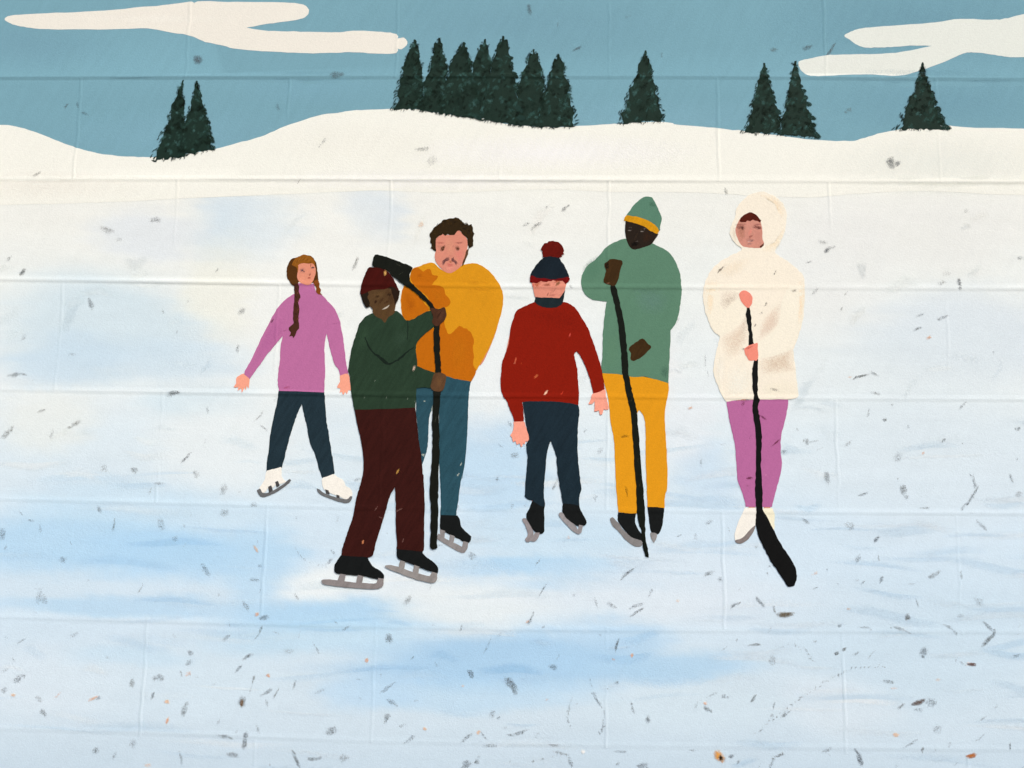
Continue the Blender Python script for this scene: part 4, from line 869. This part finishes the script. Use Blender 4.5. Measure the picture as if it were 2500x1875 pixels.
for i, (p, w) in enumerate([(B1((360, 1120), (410, 1250), (510, 1360), (640, 1450), (760, 1400), (860, 1320), (960, 1240)), 1.9), (B1((490, 1330), (560, 1380), (640, 1440)), 2.2), (B1((880, 910), (885, 1060), (870, 1150)), 1.1)]):
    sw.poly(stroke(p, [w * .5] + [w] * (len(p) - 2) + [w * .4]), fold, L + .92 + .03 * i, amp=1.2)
sw.fleck(*B2((958, 95))[0], 20, 7, 66, .9, C(206, 180, 160), L + 1.06, 1)
for i, (x, y) in enumerate([(620, 455), (350, 455), (970, 500), (480, 250), (880, 470)]):
    sw.fleck(*B2((x, y))[0], 8, 2.5, 70, .6, C(120, 132, 116), L + 1.08 + .01 * i, 1)
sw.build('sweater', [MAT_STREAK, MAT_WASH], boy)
mar = C(56, 22, 18)
tr = Mesh().poly(B2((223, 585, c), (975, 565, c), (1000, 800), (1020, 1000), (1050, 1200), (1065, 1400)) + B3((1325, 50), (1336, 250), (1341, 450), (1335, 700), (1335, 930), (1312, 998, c), (1150, 977), (998, 962, c), (1000, 860), (985, 650), (985, 400), (975, 198, c), (920, 300), (890, 390), (860, 500), (830, 600), (780, 760), (740, 900), (707, 1028, c), (640, 1062), (318, 1052, c), (330, 950), (370, 820), (430, 650), (470, 520), (500, 350), (540, 200), (580, 50)) + B2((330, 1430), (340, 1250), (325, 1100), (300, 950), (265, 800), (240, 680)), mar, L + .6)
tr.fleck(*B2((758, 1362))[0], 15, 7, 65, .9, C(196, 148, 74), L + .7, 1)
tr.fleck(*B3((583, 872))[0], 13, 7, 70, .9, C(206, 128, 84), L + .71, 1)
for i, (x, y, ln, an) in enumerate([(1040, 470, 20, 20), (745, 460, 14, 60), (800, 570, 14, -30), (1075, 850, 16, 70), (1000, 490, 10, 0)]):
    tr.fleck(*B3((x, y))[0], ln, 4, an, .55, C(128, 92, 84), L + .72 + .01 * i, 1)
tr.build('trousers', [MAT_STREAK, MAT_WASH], boy)
hr = Mesh().poly(B1((300, 555), (318, 640), (322, 690, c), (348, 720), (360, 745, c), (388, 757), (425, 742, c), (405, 680), (388, 620), (400, 560), (345, 545)), C(34, 26, 16), L + 1.3, amp=2)
hr.poly(B1((690, 505), (745, 520), (782, 555, c), (788, 575), (770, 640), (750, 690, c), (720, 722), (712, 640), (688, 575)), C(40, 26, 16), L + 1.33, amp=2)
hr.poly(B1((318, 560), (450, 495), (690, 465), (725, 512), (690, 525), (600, 520), (450, 532), (345, 590)), C(36, 26, 16), L + 1.25)
hr.build('hair', MAT_BLACK, boy)
hat = Mesh().poly(B1((440, 262), (395, 275), (350, 370), (320, 460), (298, 560), (312, 600), (380, 572), (450, 542), (600, 532), (690, 502), (760, 548), (772, 540), (722, 430), (690, 380), (640, 320), (560, 275)), C(66, 16, 11), L + 1.5).fleck(*B1((605, 335))[0], 16, 8, 80, .95, C(222, 170, 96), L + 2.2, 1).build('hat', [MAT_STREAK, MAT_WASH], boy)
skate(boy, B3((315, 1035, c), (640, 1058, c), (672, 1120), (720, 1180), (800, 1230), (842, 1280), (838, 1322), (780, 1332), (600, 1292), (400, 1272), (260, 1257), (231, 1215), (240, 1150), (280, 1080)), [B3((72, 1345), (130, 1328), (270, 1340), (420, 1360), (600, 1375), (740, 1378), (790, 1350), (833, 1350), (830, 1402), (790, 1437), (720, 1448), (500, 1437), (300, 1417), (150, 1397), (80, 1378)), B3((300, 1260, c), (373, 1270, c), (355, 1380, c), (268, 1352, c)), B3((520, 1275, c), (588, 1290, c), (570, 1390, c), (498, 1380, c)), B3((770, 1310, c), (836, 1318, c), (830, 1385, c), (745, 1385, c))], black, C(140, 132, 130), L + .9)
skate(boy, B3((998, 955, c), (1312, 990, c), (1342, 1040), (1430, 1100), (1492, 1160), (1508, 1210), (1495, 1262), (1440, 1242), (1300, 1192), (1130, 1122), (1020, 1077), (998, 1030)), [B3((852, 1160), (920, 1153), (1030, 1180), (1200, 1240), (1400, 1288), (1440, 1280), (1492, 1285), (1490, 1332), (1460, 1367), (1400, 1367), (1200, 1317), (1000, 1242), (878, 1195)), B3((1040, 1095, c), (1103, 1112, c), (1090, 1210, c), (1018, 1192, c)), B3((1212, 1150, c), (1278, 1172, c), (1260, 1272, c), (1192, 1252, c)), B3((1432, 1235, c), (1497, 1255, c), (1490, 1320, c), (1400, 1300, c))], black, C(148, 142, 138), L + .95)
st = Mesh().poly(B1((455, 170), (485, 113), (540, 113), (640, 143), (760, 185), (880, 235), (947, 275, c), (915, 330), (905, 400), (915, 445), (955, 478), (1000, 528), (1090, 608), (1170, 698), (1220, 775), (1262, 860), (1272, 950), (1272, 1050), (1277, 1200), (1282, 1400), (1292, 1560)) + B2((1290, 390), (1278, 460), (1267, 700), (1272, 1000), (1267, 1250), (1258, 1560)) + B3((1505, 350), (1507, 600), (1497, 850), (1493, 942, c), (1440, 965), (1407, 932, c), (1415, 750), (1415, 500), (1403, 250), (1413, 50))
    + B2((1165, 1450), (1175, 1250), (1188, 1000), (1180, 800), (1190, 600), (1197, 400)) + B1((1217, 1540), (1215, 1400), (1203, 1250), (1193, 1090), (1208, 1000), (1198, 900), (1168, 795), (1130, 725), (1050, 645), (960, 565), (888, 512), (830, 480), (760, 420), (690, 370), (640, 310), (560, 280), (470, 262), (448, 228)), C(22, 24, 18), L + 1.9, amp=1.3)
for i, (p, ln, an) in enumerate([(B2((1265, 960)), 8, 80), (B2((1268, 710)), 5, 70), (B1((760, 230)), 20, -30), (B1((800, 340)), 18, 40), (B2((1225, 720)), 16, 80)]):
    st.fleck(*p[0], ln, 3, an, .5, C(70, 72, 58), L + 1.95 + .01 * i, 1)
tag(st.build('hockey_stick', [MAT_BLACK, MAT_WASH], None, (958, 1338)), 'black stick held upside down with its blade above the maroon hat', 'hockey stick', 'black hockey sticks')

# --- stick of the skater in green
st = Mesh().poly(N2((610, 40), (640, 200), (680, 380), (710, 560), (738, 800), (753, 1000), (763, 1180), (800, 1350), (820, 1500)) + N3((600, 60), (620, 130), (640, 280), (655, 480), (665, 650), (680, 850), (688, 1050), (700, 1200), (730, 1330), (747, 1430), (752, 1500), (770, 1572, c), (806, 1588, c), (795, 1500), (776, 1400), (771, 1250), (766, 1100), (757, 950), (737, 780), (721, 550), (701, 300), (690, 180), (665, 60)) + N2((912, 1500), (890, 1400), (857, 1250), (847, 1050), (832, 880), (812, 680), (790, 500), (742, 300), (712, 150), (672, 40)), C(20, 24, 18), 1.6 + 2.2, amp=1.3)
for i, (x, y) in enumerate([(650, 350), (700, 640), (720, 880), (640, 60)]):
    st.fleck(*N3((x, y))[0], 14, 3, 80, .4, C(66, 62, 44), 3.86 + .01 * i, 1)
tag(st.build('hockey_stick', [MAT_BLACK, MAT_WASH], None, (1582, 1360)), 'slanting black stick under the brown mitten, its tip below the yellow trousers', 'hockey stick', 'black hockey sticks')

# --- skater in the cream hooded parka
L = 1.6
skin = C(210, 144, 126)
hand = C(240, 142, 122)
bd = Mesh()
bd.poly(stroke([(1835, 560), (1840, 660), (1840, 800), (1848, 960)], [18, 55, 60, 50], .6), skin, L, amp=0)
bd.poly(stroke([(1755, 700), (1745, 780), (1800, 740)], [16, 15, 11], .6), skin, L + .03, amp=0)
bd.poly(stroke([(1935, 700), (1935, 800), (1860, 850)], [16, 15, 11], .6), skin, L + .06, amp=0)
bd.poly(stroke([(1810, 980), (1822, 1100), (1836, 1245)], [22, 18, 12], .6), skin, L + .09, amp=0)
bd.poly(stroke([(1880, 980), (1882, 1100), (1872, 1250)], [22, 18, 12], .6), skin, L + .12, amp=0)
bd.poly(P1((1030, 480), (1100, 488), (1182, 550), (1232, 660), (1252, 780), (1256, 930), (1282, 1000), (1242, 1062), (1180, 1078), (1000, 1063), (920, 1042), (860, 972), (818, 870), (798, 760), (838, 650), (878, 580), (950, 510)), skin, L + 1.1, amp=.6)
fx = L + 1.2
F = lambda x, y: P1((x, y))[0]
bd.soft(P1((830, 640), (960, 650), (960, 900), (900, 980), (830, 850)), C(178, 120, 98), fx, .8, .3, 1)
bd.soft(P1((1090, 780), (1240, 780), (1250, 960), (1120, 1000)), C(206, 138, 122), fx + .01, .7, .2, 1)
bd.dab(*F(895, 725), 19, 9, -5, .7, C(132, 84, 76), fx + .02, 1)
bd.dab(*F(912, 735), 8, 8, 0, .9, C(92, 50, 46), fx + .03, 1)
bd.dab(*F(890, 680), 22, 5, 0, .55, C(150, 94, 84), fx + .04, 1)
bd.dab(*F(1165, 725), 20, 9, 0, .6, C(150, 88, 80), fx + .05, 1)
bd.dab(*F(1140, 715), 8, 9, 0, .7, C(110, 60, 54), fx + .06, 1)
bd.dab(*F(1195, 735), 10, 8, 20, .85, C(96, 48, 42), fx + .07, 1)
bd.dab(*F(1165, 680), 20, 4, 15, .5, C(150, 86, 78), fx + .08, 1)
bd.dab(*F(1050, 800), 14, 8, 70, .6, C(232, 144, 128), fx + .09, 1)
bd.dab(*F(1055, 880), 14, 4, 25, .75, C(160, 92, 80), fx + .10, 1)
bd.dab(*F(1045, 945), 20, 7, 5, .7, C(176, 122, 112), fx + .11, 1)
bd.dab(*F(1075, 950), 8, 3, 30, .6, C(140, 104, 100), fx + .12, 1)
bd.dab(*F(1030, 965), 7, 3, 0, .35, C(220, 196, 190), fx + .13, 1)
bd.dab(*F(1040, 1005), 12, 4, 10, .5, C(150, 110, 108), fx + .14, 1)
bd.poly(P1((1280, 990), (1275, 1035), (1215, 1072), (1205, 1050), (1240, 1020)), C(90, 46, 32), L + 1.5)
bd.poly(P2((690, 212), (720, 170), (780, 163), (832, 200), (872, 262), (862, 330), (822, 398), (780, 382), (730, 330), (700, 270)), hand, L + 2.2)
bd.poly(P2((770, 935), (850, 892), (937, 868, c), (942, 1082), (880, 1104), (820, 1104), (788, 1050), (758, 980)), hand, L + 2.23)
bd.soft(P2((760, 945), (880, 900), (885, 920), (780, 965)), C(206, 104, 86), L + 2.26, .8, .4, 1)
wom = tag(bd.build('person', [MAT_FLAT, MAT_WASH], None, (1825, 1325)), 'skater wrapped in a cream hooded parka with pink purple trousers and white skates', 'person', SKIN_G)
pk = Mesh().poly(P1((1280, 128), (1150, 140), (1020, 190), (900, 290), (820, 400), (790, 560), (740, 660), (705, 790), (730, 900), (800, 1000), (905, 1090), (860, 1135), (740, 1190), (620, 1260), (500, 1340), (400, 1430), (330, 1560)) + P2((230, 60), (200, 200), (220, 380), (270, 560), (330, 690), (432, 780, c), (390, 950), (345, 1150), (350, 1300), (400, 1450)) + P3((475, 165), (510, 228, c), (700, 197), (960, 192), (1350, 192), (1440, 182), (1487, 140)) + P2((1485, 1500), (1470, 1400), (1450, 1200), (1416, 958, c), (1480, 800), (1540, 600), (1570, 350), (1575, 100)) + P1((1960, 1600), (1920, 1500), (1800, 1390), (1650, 1280), (1550, 1220), (1465, 1130), (1540, 1000), (1620, 820), (1662, 560), (1642, 420), (1570, 290), (1440, 190)), C(250, 236, 216), L + .8, amp=1.2)
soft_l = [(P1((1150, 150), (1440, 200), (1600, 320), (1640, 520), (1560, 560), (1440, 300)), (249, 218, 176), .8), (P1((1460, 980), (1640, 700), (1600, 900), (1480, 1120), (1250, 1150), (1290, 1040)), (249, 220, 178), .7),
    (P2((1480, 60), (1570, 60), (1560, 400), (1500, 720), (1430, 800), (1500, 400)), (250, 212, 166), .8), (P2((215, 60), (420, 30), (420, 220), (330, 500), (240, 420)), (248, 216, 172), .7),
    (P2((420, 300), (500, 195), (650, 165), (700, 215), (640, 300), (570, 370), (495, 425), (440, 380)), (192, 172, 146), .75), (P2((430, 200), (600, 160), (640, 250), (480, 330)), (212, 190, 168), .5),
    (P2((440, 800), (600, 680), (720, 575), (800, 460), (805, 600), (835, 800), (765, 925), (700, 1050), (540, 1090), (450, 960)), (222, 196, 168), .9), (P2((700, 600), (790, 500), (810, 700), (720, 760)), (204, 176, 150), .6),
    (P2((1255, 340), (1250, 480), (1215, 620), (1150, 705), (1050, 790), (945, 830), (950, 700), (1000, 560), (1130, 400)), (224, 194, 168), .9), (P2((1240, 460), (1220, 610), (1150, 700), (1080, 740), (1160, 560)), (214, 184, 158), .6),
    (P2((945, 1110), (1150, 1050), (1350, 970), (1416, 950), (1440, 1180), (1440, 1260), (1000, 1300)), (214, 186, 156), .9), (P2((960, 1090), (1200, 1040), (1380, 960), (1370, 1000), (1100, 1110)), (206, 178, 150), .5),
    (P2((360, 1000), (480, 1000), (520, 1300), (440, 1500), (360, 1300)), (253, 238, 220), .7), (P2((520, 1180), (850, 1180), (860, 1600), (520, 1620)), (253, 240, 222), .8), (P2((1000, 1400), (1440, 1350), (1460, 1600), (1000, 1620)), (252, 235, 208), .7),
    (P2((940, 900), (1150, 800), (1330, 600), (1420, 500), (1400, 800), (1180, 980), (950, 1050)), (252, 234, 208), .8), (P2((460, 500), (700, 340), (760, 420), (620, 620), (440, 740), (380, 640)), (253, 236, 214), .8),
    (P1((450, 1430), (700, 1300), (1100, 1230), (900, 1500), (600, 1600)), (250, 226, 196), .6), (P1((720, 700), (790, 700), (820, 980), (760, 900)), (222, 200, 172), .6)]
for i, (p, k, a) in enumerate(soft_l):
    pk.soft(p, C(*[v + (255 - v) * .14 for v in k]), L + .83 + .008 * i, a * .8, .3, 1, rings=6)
# the two sleeves lie over the shaded front
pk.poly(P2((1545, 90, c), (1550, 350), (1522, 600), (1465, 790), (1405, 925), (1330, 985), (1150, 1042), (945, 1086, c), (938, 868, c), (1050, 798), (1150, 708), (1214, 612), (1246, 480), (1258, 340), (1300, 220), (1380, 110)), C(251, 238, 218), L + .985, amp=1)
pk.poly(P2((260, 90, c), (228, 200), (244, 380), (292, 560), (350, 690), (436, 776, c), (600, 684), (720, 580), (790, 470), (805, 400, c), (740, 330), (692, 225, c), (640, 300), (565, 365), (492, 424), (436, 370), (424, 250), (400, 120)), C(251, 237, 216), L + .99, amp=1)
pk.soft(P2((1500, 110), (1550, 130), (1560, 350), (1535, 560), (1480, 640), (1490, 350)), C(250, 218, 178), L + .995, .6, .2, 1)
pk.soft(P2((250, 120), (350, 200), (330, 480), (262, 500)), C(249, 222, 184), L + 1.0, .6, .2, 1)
for i, (p, ln, wd, an, s) in enumerate([(P1((545, 1440)), 24, 7, 50, .9), (P1((1465, 1490)), 12, 7, 60, .4), (P2((1050, 345)), 17, 5, 62, .7), (P2((905, 630)), 14, 4, 58, .7), (P2((1170, 1500)), 32, 7, -12, .45), (P2((745, 950)), 10, 4, 30, .6), (P2((985, 470)), 10, 6, 60, .3), (P2((1430, 165)), 16, 9, 20, .45)]):
    pk.fleck(*p[0], ln, wd, an, s, C(92, 78, 64), L + 1.02 + .005 * i, 1)
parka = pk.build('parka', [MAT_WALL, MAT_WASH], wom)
hr = Mesh().poly(P1((1030, 473), (1102, 480), (1172, 535), (1225, 610), (1212, 645), (1175, 615, c), (1130, 615), (1090, 600, c), (1050, 625), (1000, 610, c), (960, 630), (865, 635, c), (895, 560), (955, 508)), C(84, 28, 18), L + 1.5, amp=1.8)
hr.build('hair', MAT_STREAK, wom)
tr = Mesh().poly(P3((520, 215, c), (1350, 180, c), (1342, 320), (1300, 500), (1255, 700), (1250, 870), (1266, 1050), (1240, 1230), (1190, 1400), (1132, 1645, c), (778, 1645, c), (740, 1480), (670, 1290), (652, 1050), (630, 800), (580, 580), (545, 400)), C(184, 106, 154), L + .6)
for i, (x, y, ln, wd, an, s) in enumerate([(1190, 775, 32, 5, 40, .85), (1015, 440, 22, 8, -35, .75), (745, 255, 18, 8, 62, .5), (825, 1255, 15, 9, 15, .8), (760, 210, 24, 6, 10, .4), (800, 1360, 6, 5, 0, .5), (840, 700, 14, 4, 60, .25), (1050, 1215, 8, 6, 80, .3)]):
    tr.fleck(*P3((x, y))[0], ln, wd, an, s, C(104, 40, 66) if i < 7 else C(226, 150, 190), L + .66 + .01 * i, 1)
tr.build('trousers', [MAT_FLAT, MAT_WASH], wom)
skate(wom, P4((770, 328, c), (1000, 335, c), (960, 500), (915, 560), (850, 622), (790, 682), (720, 742), (638, 772), (632, 680), (680, 520), (740, 390)), [P4((636, 768), (720, 743), (790, 680), (850, 610), (908, 568), (882, 652), (822, 742), (740, 802), (680, 812), (640, 792))], white, C(134, 124, 120), L + .9)
Mesh().poly(P4((990, 338, c), (1137, 335, c), (1167, 420), (1168, 520), (1160, 632), (1105, 560), (1040, 460)), C(244, 236, 208), L + .95).build('skate', MAT_FLAT, wom)
st = Mesh().poly(P2((800, 370), (783, 480), (798, 600), (818, 750), (818, 890), (850, 1000), (882, 1110), (865, 1250), (870, 1450), (885, 1600)) + P3((872, 250), (870, 350), (890, 480), (910, 650), (920, 900), (910, 1150), (905, 1400)) + P4((920, 300), (920, 400), (908, 520), (930, 650), (1000, 830), (1100, 1020), (1200, 1172), (1300, 1332), (1350, 1388), (1420, 1393), (1460, 1302), (1467, 1200), (1432, 1100), (1340, 950), (1240, 800), (1170, 650), (1110, 540), (1050, 430), (1003, 350), (1002, 200)) + P3((1000, 1350), (985, 1100), (990, 900), (995, 700), (970, 450), (945, 300), (965, 190)) + P2((940, 1600), (937, 1500), (942, 1300), (942, 1100), (920, 1000), (885, 850), (862, 700), (847, 500), (832, 375)), C(18, 18, 18), L + 1.9, amp=1.2)
tag(st.build('hockey_stick', [MAT_BLACK, MAT_WASH], None, (1930, 1430)), 'black stick held in front of the cream parka, broad blade on the ice', 'hockey stick', 'black hockey sticks')

for o in bpy.data.objects:
    if '_o' in o: del o['_o']
